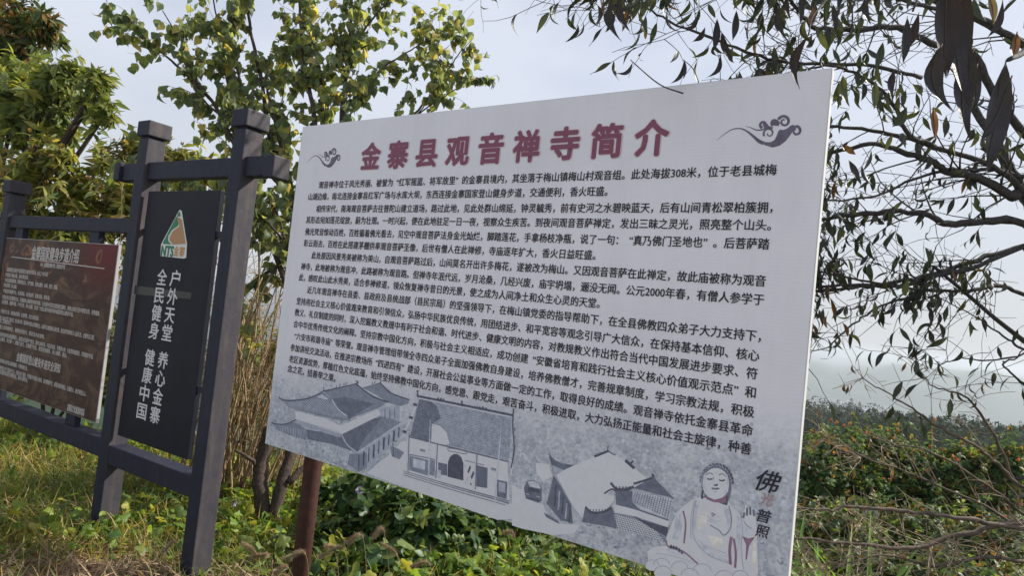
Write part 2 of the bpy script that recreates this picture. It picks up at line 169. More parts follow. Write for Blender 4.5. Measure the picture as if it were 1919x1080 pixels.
["p","d1",[[2.1571,1.0146],[2.1542,1.0895],[2.1633,1.1177],[2.1989,1.1411],[2.2333,1.1388],[2.2554,1.1124],[2.2583,1.062],[2.2505,1.0119],[2.2337,1.0106],[2.1811,1.0205]],12],
["p","w",[[2.2506,1.0857],[2.2502,1.0706],[2.2465,1.0558],[2.2398,1.0424],[2.2305,1.0314],[2.2192,1.0236],[2.2068,1.0195],[2.1942,1.0195],[2.1824,1.0237],[2.1721,1.0317],[2.1643,1.043],[2.1594,1.0568],[2.158,1.072],[2.1601,1.0874],[2.1656,1.1018],[2.1739,1.1143],[2.1846,1.1237],[2.1967,1.1295],[2.2093,1.1312],[2.2216,1.1288],[2.2325,1.1224],[2.2414,1.1126],[2.2475,1.1001],[2.2506,1.0857]],13],["s","d0",[[2.1505,1.0738],[2.1476,1.0735]],13,0.01],["s","l1",[[2.1561,1.0773],[2.1549,1.0773]],14,0.006],["s","d0",[[2.1517,1.0874],[2.1489,1.088]],13,0.01],["s","l1",[[2.1571,1.0895],[2.156,1.0899]],14,0.006],["s","d0",[[2.1554,1.1008],[2.1529,1.1023]],13,0.01],["s","l1",[[2.1604,1.1014],[2.1595,1.1023]],14,0.006],["s","d0",[[2.1615,1.1132],[2.1595,1.1155]],13,0.01],["s","l1",[[2.1659,1.1124],[2.1652,1.1138]],14,0.006],["s","d0",[[2.1697,1.124],[2.1684,1.1271]],13,0.01],["s","l1",[[2.1732,1.122],[2.1729,1.1238]],14,0.006],["s","d0",[[2.1795,1.1327],[2.1792,1.1364]],13,0.01],["s","l1",[[2.182,1.1297],[2.1821,1.1319]],14,0.006],["s","d0",[[2.1906,1.1389],[2.1911,1.143]],13,0.01],["s","l1",[[2.1919,1.1353],[2.1925,1.1377]],14,0.006],["s","d0",[[2.2023,1.1423],[2.2038,1.1467]],13,0.01],["s","l1",[[2.2024,1.1383],[2.2034,1.1409]],14,0.006],["s","d0",[[2.2141,1.1428],[2.2166,1.1473]],13,0.01],["s","l1",[[2.213,1.1388],[2.2145,1.1414]],14,0.006],["s","d0",[[2.2254,1.1404],[2.2288,1.1447]],13,0.01],["s","l1",[[2.2231,1.1367],[2.2251,1.1391]],14,0.006],["s","d0",[[2.2358,1.1352],[2.24,1.1392]],13,0.01],["s","l1",[[2.2324,1.1321],[2.2348,1.1343]],14,0.006],["s","d0",[[2.2446,1.1275],[2.2496,1.131]],13,0.01],["s","l1",[[2.2404,1.1252],[2.2431,1.1272]],14,0.006],["s","d0",[[2.2516,1.1176],[2.2571,1.1205]],13,0.01],["s","l1",[[2.2466,1.1164],[2.2496,1.1181]],14,0.006],["s","d0",[[2.2564,1.106],[2.2623,1.1082]],13,0.01],["s","l1",[[2.2509,1.1061],[2.2541,1.1074]],14,0.006],["s","d0",[[2.2588,1.0933],[2.2649,1.0947]],13,0.01],["s","l1",[[2.2531,1.0948],[2.2564,1.0956]],14,0.006],
["p","l2",[[2.1577,1.0206],[2.1692,1.0234],[2.1622,1.0478],[2.155,1.049]],13],
["p","d0",[[2.1573,1.0118],[2.1655,1.0121],[2.1653,1.0398],[2.1579,1.0497]],13],
["p","d0",[[2.2364,1.0113],[2.2484,1.0097],[2.2505,1.0431],[2.2419,1.0439]],13],
["p","pu",[[2.1777,1.0255],[2.2043,1.0193],[2.2316,1.0328],[2.2425,1.0497],[2.2453,1.0191],[2.2051,1.0103],[2.1758,1.0146]],14],["s","d2",[[2.1681,1.0973],[2.1788,1.1078],[2.1935,1.1053]],14,0.004],["s","d2",[[2.2123,1.1072],[2.2241,1.1156],[2.2372,1.1083]],14,0.004],["s","d0",[[2.1726,1.0867],[2.182,1.086],[2.192,1.09]],14,0.005],["s","d0",[[2.2149,1.0917],[2.2252,1.0907],[2.2349,1.0963]],14,0.005],["s","d2",[[2.1947,1.0987],[2.1965,1.0789]],14,0.003],["s","d0",[[2.1961,1.0713],[2.2043,1.0698],[2.2129,1.0753]],14,0.006],["s","d1",[[2.1917,1.0565],[2.2048,1.0578],[2.2181,1.0622]],14,0.006],["s","l1",[[2.1982,1.0477],[2.2052,1.0476],[2.2118,1.0503]],14,0.002],["s","d2",[[2.2002,1.1137],[2.2016,1.1117]],14,0.003],["s","l1",[[2.1417,1.0022],[2.1359,0.9512],[2.1412,0.883],[2.1684,0.8444],[2.211,0.8224],[2.2735,0.8183]],14,0.004],["s","l1",[[2.1359,1.0007],[2.1288,0.9378],[2.1347,0.8638]],14,0.003],["s","l2",[[2.1535,1.0022],[2.1463,0.9539],[2.1488,0.8966]],14,0.003],["s","d2",[[2.2562,1.0105],[2.2679,0.974],[2.2675,0.9345],[2.2487,0.9068],[2.2307,0.9188],[2.1983,0.9284]],14,0.004],["s","pu",[[2.2738,0.9081],[2.2723,0.8628],[2.2794,0.8145]],14,0.01],["s","pu",[[2.2824,0.9048],[2.2933,0.8576],[2.2955,0.8081]],14,0.008],["s","pu",[[2.0985,0.9533],[2.1117,0.9099],[2.1124,0.8401]],14,0.006],["s","l1",[[2.0878,0.9388],[2.0863,0.8914],[2.0694,0.8456]],14,0.003],["s","pu",[[2.0459,0.8332],[2.0572,0.8127],[2.1123,0.8109],[2.1682,0.784]],14,0.006],["s","l1",[[2.1606,0.8652],[2.1967,0.8524],[2.2597,0.8479]],14,0.002],["s","l2",[[2.1635,0.9584],[2.2043,0.9574],[2.2427,0.9731]],14,0.002],["s","l1",[[2.2967,0.9927],[2.3095,0.9402],[2.309,0.8844],[2.3236,0.8111]],14,0.003],["s","l2",[[2.1787,0.8588],[2.2211,0.8367],[2.2689,0.8393]],14,0.002],["s","l1",[[2.011,0.7757],[2.0845,0.7853],[2.1566,0.7834]],14,0.002],
["p","l2",[[2.1582,1.0904],[2.1658,1.1095],[2.1723,1.0646],[2.1806,1.0261],[2.1695,1.0321],[2.1597,1.0617]],14],
["p","l2",[[2.2396,1.1202],[2.2482,1.0994],[2.2495,1.0599],[2.2369,1.037],[2.2403,1.0748]],14],
["p","l2",[[2.1952,1.093],[2.1924,1.0739],[2.1966,1.0657],[2.2007,1.0712]],14],
["p","l2",[[2.2113,1.0806],[2.2175,1.0752],[2.2123,1.0694]],14],
["p","l2",[[2.1431,0.988],[2.1359,0.9512],[2.1389,0.894],[2.1488,0.8966],[2.1451,0.9536],[2.1523,0.9845]],13],
["p","l2",[[2.2342,1.005],[2.2572,0.9995],[2.2699,0.952],[2.2592,0.9153],[2.2541,0.9591]],13],
["p","l2",[[2.1663,0.8668],[2.2217,0.8312],[2.2728,0.8265],[2.2735,0.8183],[2.211,0.8224],[2.1627,0.8428]],13],
["p","l2",[[2.074,0.9235],[2.0907,0.9396],[2.1011,0.8954],[2.0907,0.8457],[2.0694,0.8456]],13],
["p","l2",[[2.2859,0.9899],[2.2997,0.9711],[2.3044,0.9054],[2.3012,0.8488],[2.29,0.9126]],13],
["p","l2",[[2.0575,0.8098],[2.1123,0.8109],[2.1558,0.7918],[2.1139,0.7939],[2.0526,0.7966]],13],
["p","l2",[[2.3129,0.9634],[2.3334,0.9467],[2.3487,0.9564],[2.3401,0.9319],[2.3185,0.9315]],13],
["p","l2",[[2.175,0.9613],[2.2165,0.9492],[2.2385,0.9578],[2.2119,0.9366],[2.1827,0.9403]],13],
["p","oc",[[2.1931,0.8915],[2.2442,0.8942],[2.2522,0.8683],[2.213,0.8628]],13],
["p","oc",[[2.1521,0.9554],[2.1858,0.9699],[2.1838,0.9291],[2.1574,0.899]],13],
["p","oc",[[2.3462,0.9226],[2.359,0.8987],[2.3636,0.8452],[2.3489,0.8298]],13],
["p","oc",[[2.3098,1.0296],[2.3159,1.0227],[2.3122,1.0023]],13],["s","d1",[[2.1987,0.9674],[2.2041,0.9722],[2.2078,0.9686],[2.205,0.9622],[2.2003,0.9633]],14,0.003],["s","d1",[[2.2133,0.9712],[2.2104,0.9659]],14,0.003],
["p","w",[[2.3031,0.9943],[2.3086,1.0125],[2.3212,1.024],[2.3347,1.0247],[2.3455,1.0053],[2.352,0.9793],[2.3522,0.9463],[2.3405,0.9265],[2.3163,0.9254],[2.3054,0.9558]],13],["s","d1",[[2.3096,1.0016],[2.3075,0.9815]],14,0.007],["s","d1",[[2.3172,1.0202],[2.3185,0.9927]],14,0.007],["s","d1",[[2.3265,1.0254],[2.3299,0.9985]],14,0.007],["s","d1",[[2.3379,1.0188],[2.3419,0.9977]],14,0.007],["s","d2",[[2.3093,0.9736],[2.3214,0.9601],[2.3382,0.9535]],14,0.003],
["p","pu",[[2.3096,0.9208],[2.3305,0.9182],[2.351,0.9294],[2.3419,0.9104],[2.3339,0.8915],[2.3313,0.8466],[2.3271,0.8453],[2.325,0.8945]],14],
["p","d0",[[2.0717,0.8162],[2.0709,0.8111],[2.0679,0.8076],[2.0642,0.8075],[2.0615,0.8107],[2.061,0.8158],[2.0629,0.8204],[2.0665,0.8223],[2.0699,0.8207],[2.0717,0.8162]],14],
["p","d0",[[2.082,0.8163],[2.0813,0.8111],[2.0783,0.8077],[2.0746,0.8075],[2.0719,0.8108],[2.0714,0.8158],[2.0734,0.8204],[2.0769,0.8223],[2.0803,0.8207],[2.082,0.8163]],14],
["p","d0",[[2.0924,0.8163],[2.0916,0.8112],[2.0887,0.8077],[2.085,0.8076],[2.0823,0.8108],[2.0818,0.8159],[2.0838,0.8204],[2.0873,0.8223],[2.0907,0.8207],[2.0924,0.8163]],14],
["p","d0",[[2.103,0.8129],[2.1022,0.8078],[2.0993,0.8044],[2.0957,0.8042],[2.093,0.8074],[2.0925,0.8125],[2.0944,0.817],[2.0979,0.8189],[2.1013,0.8173],[2.103,0.8129]],14],
["p","d0",[[2.1136,0.8096],[2.1128,0.8045],[2.1099,0.801],[2.1063,0.8009],[2.1036,0.8041],[2.1031,0.8091],[2.1051,0.8137],[2.1085,0.8156],[2.1119,0.8139],[2.1136,0.8096]],14],
["p","w",[[2.0288,0.7364],[2.028,0.7297],[2.0246,0.7229],[2.0188,0.7167],[2.0113,0.7118],[2.0029,0.7087],[1.9945,0.7077],[1.987,0.709],[1.9812,0.7125],[1.9778,0.7178],[1.9772,0.7242],[1.9793,0.7311],[1.9841,0.7378],[1.9909,0.7434],[1.999,0.7474],[2.0075,0.7494],[2.0155,0.7491],[2.0222,0.7466],[2.0268,0.7422],[2.0288,0.7364]],13],["s","l1",[[1.9771,0.7209],[1.9772,0.7246],[1.9782,0.7285],[1.98,0.7323],[1.9826,0.7361],[1.9859,0.7395],[1.9898,0.7427],[1.9941,0.7453],[1.9988,0.7473],[2.0035,0.7487],[2.0083,0.7495],[2.0128,0.7495],[2.0171,0.7488],[2.0208,0.7474],[2.0239,0.7454],[2.0263,0.7428],[2.028,0.7398],[2.0288,0.7364]],14,0.003],
["p","w",[[2.067,0.7508],[2.0662,0.7432],[2.0623,0.7355],[2.0558,0.7285],[2.0474,0.723],[2.038,0.7195],[2.0285,0.7184],[2.0201,0.72],[2.0136,0.7239],[2.0097,0.7299],[2.009,0.7372],[2.0114,0.745],[2.0168,0.7525],[2.0245,0.7589],[2.0336,0.7634],[2.0432,0.7657],[2.0522,0.7653],[2.0597,0.7625],[2.0648,0.7575],[2.067,0.7508]],13],["s","l1",[[2.0089,0.7334],[2.009,0.7376],[2.0101,0.742],[2.0122,0.7464],[2.0151,0.7506],[2.0188,0.7546],[2.0232,0.7581],[2.0281,0.761],[2.0333,0.7633],[2.0387,0.7649],[2.044,0.7657],[2.0491,0.7657],[2.0539,0.7649],[2.0581,0.7634],[2.0616,0.7611],[2.0643,0.7582],[2.0662,0.7547],[2.067,0.7508]],14,0.003],
["p","w",[[2.0764,0.7243],[2.0755,0.7161],[2.0713,0.7078],[2.0643,0.7002],[2.0552,0.6941],[2.045,0.6903],[2.0348,0.6891],[2.0257,0.6906],[2.0187,0.6949],[2.0145,0.7013],[2.0137,0.7092],[2.0164,0.7177],[2.0222,0.7258],[2.0305,0.7328],[2.0403,0.7377],[2.0507,0.7402],[2.0604,0.7399],[2.0684,0.7369],[2.074,0.7315],[2.0764,0.7243]],13],["s","l1",[[2.0137,0.7051],[2.0138,0.7097],[2.015,0.7144],[2.0172,0.7192],[2.0204,0.7238],[2.0244,0.7281],[2.0291,0.7319],[2.0344,0.7351],[2.04,0.7376],[2.0458,0.7394],[2.0516,0.7403],[2.0571,0.7403],[2.0622,0.7395],[2.0667,0.7378],[2.0705,0.7354],[2.0735,0.7322],[2.0754,0.7285],[2.0764,0.7243]],14,0.003],
["p","w",[[2.134,0.7593],[2.1331,0.7515],[2.1292,0.7436],[2.1226,0.7365],[2.1142,0.7308],[2.1046,0.7272],[2.0951,0.7262],[2.0865,0.7278],[2.08,0.7318],[2.0761,0.7379],[2.0753,0.7454],[2.0778,0.7535],[2.0832,0.7612],[2.091,0.7677],[2.1002,0.7723],[2.1099,0.7746],[2.119,0.7742],[2.1265,0.7713],[2.1317,0.7661],[2.134,0.7593]],13],["s","l1",[[2.0753,0.7416],[2.0754,0.7459],[2.0765,0.7504],[2.0786,0.7549],[2.0816,0.7592],[2.0853,0.7633],[2.0897,0.7669],[2.0947,0.7699],[2.0999,0.7722],[2.1054,0.7738],[2.1108,0.7747],[2.1159,0.7746],[2.1207,0.7738],[2.125,0.7722],[2.1285,0.7698],[2.1312,0.7668],[2.1331,0.7633],[2.134,0.7593]],14,0.003],
["p","w",[[2.1731,0.7454],[2.1722,0.7373],[2.1682,0.7292],[2.1615,0.7218],[2.1528,0.7159],[2.1431,0.7122],[2.1333,0.7111],[2.1246,0.7127],[2.1179,0.7169],[2.114,0.7231],[2.1132,0.7309],[2.1157,0.7392],[2.1213,0.7471],[2.1292,0.7539],[2.1386,0.7587],[2.1485,0.761],[2.1578,0.7607],[2.1655,0.7577],[2.1708,0.7524],[2.1731,0.7454]],13],["s","l1",[[2.1132,0.7269],[2.1133,0.7313],[2.1144,0.736],[2.1165,0.7406],[2.1196,0.7451],[2.1234,0.7493],[2.1279,0.753],[2.133,0.7561],[2.1383,0.7586],[2.1439,0.7602],[2.1494,0.7611],[2.1547,0.7611],[2.1595,0.7603],[2.1639,0.7586],[2.1675,0.7562],[2.1703,0.7531],[2.1722,0.7495],[2.1731,0.7454]],14,0.003],
["p","w",[[2.2162,0.7728],[2.2152,0.7643],[2.211,0.7556],[2.204,0.7478],[2.1948,0.7416],[2.1845,0.7377],[2.1742,0.7365],[2.165,0.7383],[2.1579,0.7428],[2.1537,0.7495],[2.153,0.7578],[2.1556,0.7666],[2.1615,0.7751],[2.1699,0.7822],[2.1798,0.7873],[2.1903,0.7897],[2.2001,0.7893],[2.2082,0.786],[2.2138,0.7803],[2.2162,0.7728]],13],["s","l1",[[2.1529,0.7535],[2.153,0.7583],[2.1542,0.7632],[2.1565,0.7682],[2.1597,0.7729],[2.1637,0.7774],[2.1685,0.7813],[2.1738,0.7846],[2.1795,0.7872],[2.1854,0.7889],[2.1912,0.7898],[2.1968,0.7898],[2.2019,0.7888],[2.2065,0.787],[2.2103,0.7844],[2.2133,0.7811],[2.2152,0.7772],[2.2162,0.7728]],14,0.003],
["p","w",[[2.2914,0.7735],[2.2905,0.7653],[2.2865,0.7569],[2.2798,0.7494],[2.2711,0.7434],[2.2614,0.7396],[2.2516,0.7385],[2.2429,0.7402],[2.2362,0.7446],[2.2323,0.7511],[2.2316,0.759],[2.2341,0.7675],[2.2397,0.7757],[2.2476,0.7826],[2.257,0.7875],[2.2669,0.7898],[2.2762,0.7894],[2.2839,0.7862],[2.2891,0.7808],[2.2914,0.7735]],13],["s","l1",[[2.2315,0.7549],[2.2316,0.7595],[2.2328,0.7643],[2.2349,0.769],[2.2379,0.7736],[2.2418,0.7779],[2.2463,0.7817],[2.2514,0.7849],[2.2567,0.7873],[2.2623,0.789],[2.2678,0.7899],[2.2731,0.7898],[2.2779,0.7889],[2.2822,0.7872],[2.2859,0.7847],[2.2886,0.7815],[2.2905,0.7777],[2.2914,0.7735]],14,0.003],
["p","w",[[2.3405,0.7915],[2.3397,0.7844],[2.3363,0.7772],[2.3306,0.7707],[2.3232,0.7656],[2.3149,0.7624],[2.3066,0.7615],[2.2992,0.763],[2.2935,0.7668],[2.2902,0.7724],[2.2896,0.7793],[2.2918,0.7866],[2.2965,0.7936],[2.3032,0.7995],[2.3112,0.8036],[2.3196,0.8056],[2.3275,0.8052],[2.3341,0.8025],[2.3385,0.7978],[2.3405,0.7915]],13],["s","l1",[[2.2896,0.7757],[2.2897,0.7797],[2.2906,0.7838],[2.2924,0.7879],[2.295,0.7918],[2.2983,0.7955],[2.3021,0.7987],[2.3064,0.8014],[2.311,0.8036],[2.3157,0.805],[2.3204,0.8057],[2.3249,0.8056],[2.329,0.8049],[2.3327,0.8033],[2.3358,0.8012],[2.3381,0.7984],[2.3397,0.7952],[2.3405,0.7915]],14,0.003],
["p","w",[[1.9868,0.7327],[1.9795,0.7726],[2.0025,0.7971],[2.0449,0.8122],[2.1445,0.7856],[2.314,0.7971],[2.3168,0.7648],[2.1509,0.7184],[1.9972,0.7239]],12]],
"printed_cloud_ornament":[["p","or",[[2.2144,2.3346],[2.2293,2.3208],[2.2472,2.3036],[2.2673,2.2898],[2.2921,2.2804],[2.3155,2.2854],[2.3351,2.3011],[2.3475,2.32],[2.3556,2.3352],[2.3651,2.344],[2.367,2.3523],[2.3537,2.3577],[2.3462,2.3549],[2.3366,2.3461],[2.3239,2.3413],[2.3132,2.3438],[2.3073,2.3385],[2.3034,2.3229],[2.2978,2.3074],[2.2851,2.3002],[2.269,2.3011],[2.2521,2.309],[2.2348,2.3205]],1],["t","or",[[2.0929,2.3171],[2.1154,2.3371],[2.1453,2.3557],[2.1763,2.357],[2.2008,2.3448],[2.2204,2.3284],[2.2442,2.3067],[2.2613,2.297]],2,[0.001,0.002,0.0035,0.0045,0.006,0.008,0.012,0.012]],["t","or",[[2.1913,2.3641],[2.2095,2.3593],[2.2297,2.3486],[2.2489,2.3466],[2.262,2.3514]],2,[0.001,0.0025,0.004,0.005,0.006]],["t","or",[[2.2611,2.3234],[2.2587,2.3316],[2.2595,2.3392],[2.263,2.3451],[2.2684,2.3485],[2.2747,2.349],[2.2807,2.3468],[2.2854,2.3426],[2.2883,2.3373],[2.289,2.3319],[2.2877,2.3273],[2.2848,2.3242],[2.2812,2.3229],[2.2774,2.3234],[2.2742,2.3253],[2.2721,2.3281],[2.2712,2.3311],[2.2716,2.3336]],3,[0.0075,0.0073,0.007,0.0068,0.0065,0.0063,0.006,0.0058,0.0056,0.0053,0.0051,0.0048,0.0046,0.0043,0.0041,0.0039,0.0036,0.0034]],["t","or",[[2.252,2.3536],[2.2477,2.3571],[2.245,2.3617],[2.2441,2.3666],[2.2449,2.3709],[2.2472,2.3741],[2.2505,2.3758],[2.2541,2.3758],[2.2575,2.3744],[2.2601,2.372],[2.2616,2.369],[2.2619,2.3661],[2.2612,2.3637],[2.2597,2.3621],[2.2578,2.3615],[2.2559,2.3618],[2.2544,2.3627]],3,[0.01,0.0097,0.0093,0.009,0.0086,0.0083,0.0079,0.0076,0.0072,0.0069,0.0066,0.0062,0.0059,0.0055,0.0052,0.0048,0.0045]],["t","or",[[2.3045,2.3802],[2.3086,2.3865],[2.3147,2.3901],[2.3217,2.3906],[2.3284,2.3882],[2.334,2.3835],[2.3376,2.3773],[2.3389,2.3708],[2.3378,2.365],[2.3348,2.3606],[2.3305,2.3583],[2.3256,2.3582],[2.3211,2.36],[2.3175,2.3633],[2.3154,2.3674],[2.3149,2.3716],[2.3158,2.375],[2.3178,2.3774],[2.3205,2.3784],[2.3232,2.3781],[2.3255,2.3768]],3,[0.011,0.0107,0.0104,0.0101,0.0098,0.0095,0.0092,0.0089,0.0086,0.0083,0.008,0.0077,0.0074,0.0071,0.0068,0.0065,0.0062,0.0059,0.0056,0.0053,0.0049]],["t","or",[[2.2886,2.3597],[2.2852,2.3637],[2.2835,2.3683],[2.2836,2.3727],[2.2852,2.3762],[2.288,2.3784],[2.2913,2.3789],[2.2945,2.378],[2.297,2.376],[2.2986,2.3734],[2.2991,2.3707],[2.2986,2.3685],[2.2974,2.367],[2.2958,2.3664],[2.2942,2.3667]],3,[0.012,0.0115,0.0111,0.0106,0.0101,0.0096,0.0092,0.0087,0.0082,0.0078,0.0073,0.0068,0.0063,0.0059,0.0054]],["t","or",[[2.3644,2.3524],[2.3706,2.3499],[2.3755,2.3453],[2.3785,2.3395],[2.3794,2.3335],[2.3781,2.3283],[2.3751,2.3246],[2.3711,2.3228],[2.3668,2.3229],[2.3629,2.3248],[2.36,2.3279],[2.3585,2.3315],[2.3583,2.335],[2.3593,2.3377],[2.3612,2.3395],[2.3634,2.34],[2.3655,2.3395]],3,[0.01,0.0097,0.0093,0.009,0.0086,0.0083,0.0079,0.0076,0.0072,0.0069,0.0066,0.0062,0.0059,0.0055,0.0052,0.0048,0.0045]],
["p","or",[[2.2789,2.3731],[2.2889,2.382],[2.3023,2.3798],[2.3112,2.3677],[2.3069,2.3567],[2.2907,2.3602]],2],
["p","or",[[2.2491,2.3754],[2.2627,2.3743],[2.2748,2.3591],[2.2914,2.3522],[2.2812,2.346],[2.2593,2.3516]],2]]},"LINES":[["观音禅寺位于风光秀丽、被誉为 “红军摇篮、将军故里” 的金寨县境内，其坐落于梅山镇梅山村观音组。此处海拔308米，位于老县城梅",-0.10300000000000001,2.314,2.2005],["山湖边缘，南北连接金寨县红军广场与水库大坝，东西连接金寨国家登山健身步道，交通便利，香火旺盛。",-0.181,1.67,2.135],["相传宋代，南海观音菩萨去往普陀山建立道场，路过此地，见此处群山绵延，钟灵毓秀，前有史河之水碧映蓝天，后有山间青松翠柏簇拥，",-0.101,2.312,2.066],["其形态宛如莲花绽放，蔚为壮观。一时兴起，便在此地驻足一日一夜，视察众生疾苦。到夜间观音菩萨禅定，发出三昧之灵光，照亮整个山头。",-0.177,2.312,2.003],["佛光梵音惊动百姓，百姓循着佛光看去，见空中观音菩萨法身金光灿烂，脚踏莲花，手拿杨枝净瓶，说了一句： “真乃佛门圣地也” 。后菩萨踏",-0.174,2.312,1.936],["彩云而去，百姓在此搭建茅棚供奉观音菩萨圣像，后世有僧人在此禅修，寺庙逐年扩大，香火日益旺盛。",-0.174,1.645,1.871],["此处原因风景秀美被称为美山，自观音菩萨路过后，山间莫名开出许多梅花，遂被改为梅山。又因观音菩萨在此禅定，故此庙被称为观音",-0.095,2.311,1.805],["禅寺，此地被称为观音冲，此路被称为观音路。但禅寺年泯代远，岁月沧桑，几经兴废，庙宇坍塌，逦没无闻。公元2000年春，有僧人参学于",-0.173,2.311,1.739],["此，感叹此山此水秀美，适合参禅修道，领众恢复禅寺昔日的光景，使之成为人间净土和众生心灵的天堂。",-0.179,1.685,1.677],["近几年观音禅寺在县委、县政府及县统战部（县民宗局）的坚强领导下，在梅山镇党委的指导帮助下，在全县佛教四众弟子大力支持下，",-0.098,2.312,1.611],["坚持用社会主义核心价值观来教育和引领信众，弘扬中华民族优良传统，用团结进步、和平宽容等观念引导广大信众，在保持基本信仰、核心",-0.176,2.312,1.543],["教义、礼仪制度的同时，深入挖掘教义教规中有利于社会和谐、时代进步、健康文明的内容，对教规教义作出符合当代中国发展进步要求、符",-0.18,2.311,1.48],["合中华优秀传统文化的阐释。坚持宗教中国化方向，积极与社会主义相适应，成功创建 “安徽省培育和践行社会主义核心价值观示范点” 和",-0.179,2.311,1.414],[" “六安市和谐寺庙” 等荣誉。观音禅寺管理组带领全寺四众弟子全面加强佛教自身建设，培养佛教僧才，完善规章制度，学习宗教法规，积极",-0.16,2.312,1.347],["参加讲经交流活动，在推进宗教场所 “四进四有” 建设，开展社会公益事业等方面做一定的工作，取得良好的成绩。观音禅寺依托金寨县革命",-0.181,2.313,1.282],["老区资源优势，厚植红色文化底蕴，始终坚持佛教中国化方向，感党恩、跟党走，艰苦奋斗，积极进取，大力弘扬正能量和社会主旋律，种善",-0.181,2.313,1.2185],["念之花，结善举之果。",-0.184,0.21,1.163]],"PEACH":[[[[2.654,3.077,2.243],[2.378,3.045,2.423],[2.305,3.021,2.398],[2.109,2.994,2.464],[1.961,2.968,2.468],[1.851,2.942,2.503],[1.667,2.916,2.528],[1.538,2.891,2.533],[1.332,2.869,2.455]],0.028,0.008,16,"leafy"],
[[[2.674,3.084,2.059],[2.403,3.063,2.282],[2.206,3.051,2.272],[2.028,3.04,2.239],[1.925,3.026,2.266],[1.747,3.014,2.265],[1.548,3.003,2.222],[1.396,2.992,2.185],[1.206,2.981,2.156]],0.022,0.007,16,"leafy"],
[[[2.654,3.077,2.243],[2.512,3.144,2.373],[2.438,3.207,2.572],[2.39,3.272,2.74],[2.291,3.335,2.953],[2.254,3.396,3.225],[2.203,3.458,3.461],[2.167,3.522,3.676]],0.03,0.012,16,"leafy"],
[[[2.57,3.075,2.288],[2.363,3.027,2.431],[2.161,2.981,2.519],[1.867,2.936,2.567],[1.66,2.892,2.585],[1.511,2.85,2.582],[1.317,2.807,2.568],[1.177,2.765,2.547]],0.016,0.006,16,"leafy"],
[[[1.822,2.865,2.544],[1.686,2.831,2.571],[1.58,2.793,2.684],[1.468,2.757,2.758],[1.351,2.723,2.781],[1.251,2.689,2.782],[1.088,2.657,2.74]],0.011,0.004,12,"leafy"],
[[[2.344,2.962,2.638],[2.252,2.911,2.666],[2.07,2.855,2.807],[1.905,2.799,2.957],[1.688,2.749,2.962],[1.487,2.698,2.985],[1.335,2.65,2.935],[1.163,2.601,2.895],[1.072,2.551,2.891],[0.977,2.499,2.946],[0.919,2.448,2.98]],0.02,0.006,18,"leafy"],
[[[1.728,2.853,2.846],[1.508,2.798,2.852],[1.299,2.743,2.82],[1.099,2.689,2.778],[0.96,2.634,2.764],[0.766,2.578,2.778],[0.568,2.522,2.801],[0.431,2.465,2.826],[0.355,2.409,2.834],[0.281,2.353,2.841]],0.01,0.0025,24,"leafy"],
[[[2.502,3.179,2.198],[2.239,3.133,2.097],[2.012,3.087,2.002],[1.802,3.039,1.938],[1.571,2.991,1.885],[1.395,2.942,1.852],[1.2,2.894,1.817]],0.014,0.005,20,"leafy"],
[[[2.424,3.08,2.179],[2.131,3.025,2.033],[1.919,2.968,1.97],[1.742,2.91,1.905],[1.525,2.851,1.887],[1.31,2.792,1.854]],0.013,0.006,22,"leafy"],
[[[2.726,3.188,1.957],[2.482,3.131,1.954],[2.322,3.073,1.973],[2.134,3.018,1.929],[1.913,2.962,1.903],[1.768,2.905,1.9],[1.521,2.847,1.907],[1.302,2.79,1.923]],0.012,0.004,18,"leafy"],
[[[2.571,3.16,2.681],[2.432,3.123,2.531],[2.284,3.08,2.537],[2.104,3.039,2.501],[1.971,2.996,2.485],[1.76,2.957,2.394],[1.598,2.918,2.303],[1.337,2.877,2.247]],0.012,0.004,16,"leafy"],
[[[1.939,2.986,2.021],[1.846,2.941,1.885],[1.677,2.894,1.818],[1.549,2.847,1.744],[1.438,2.8,1.652],[1.361,2.752,1.594],[1.26,2.703,1.58]],0.007,0.002,4,"leafy"],
[[[2.605,3.002,1.618],[2.376,2.974,1.683],[2.255,2.947,1.732],[2.093,2.919,1.813],[1.888,2.891,1.876]],0.007,0.002,4,"leafy"],
[[[2.571,2.998,1.702],[2.358,2.95,1.658],[2.157,2.902,1.613],[2.002,2.852,1.609],[1.877,2.803,1.57]],0.005,0.002,4,"leafy"],
[[[2.726,3.115,1.288],[2.547,3.068,1.454],[2.378,3.024,1.555],[2.291,2.982,1.611],[2.318,2.941,1.642],[2.381,2.896,1.772]],0.007,0.002,4,"leafy"],
[[[1.74,2.641,3.169],[1.462,2.562,3.133],[1.204,2.486,3.031],[0.96,2.41,2.932],[0.704,2.332,2.886],[0.498,2.252,2.873]],0.012,0.004,22,"leafy"],
[[[1.933,2.36,2.664],[1.737,2.306,2.777],[1.544,2.254,2.825],[1.314,2.204,2.816],[1.139,2.154,2.83]],0.014,0.005,18,"leafy"],
[[[3.372,3.337,0.714],[3.034,3.28,0.886],[2.628,3.226,1.005],[2.447,3.171,1.118],[2.284,3.118,1.202],[2.049,3.064,1.289],[1.883,3.011,1.368],[1.723,2.959,1.431],[1.604,2.907,1.479]],0.012,0.002,10,"bare"],
[[[2.573,3.224,1.04],[2.428,3.176,1.245],[2.293,3.131,1.381],[2.181,3.089,1.439],[2.024,3.048,1.465],[1.915,3.005,1.533]],0.008,0.002,10,"bare"],
[[[3.119,3.229,0.911],[2.61,3.189,0.845],[2.338,3.148,0.791],[2.111,3.108,0.718],[1.971,3.066,0.7],[1.696,3.023,0.705],[1.427,2.98,0.717],[1.242,2.938,0.688]],0.017,0.004,22,"bare"],
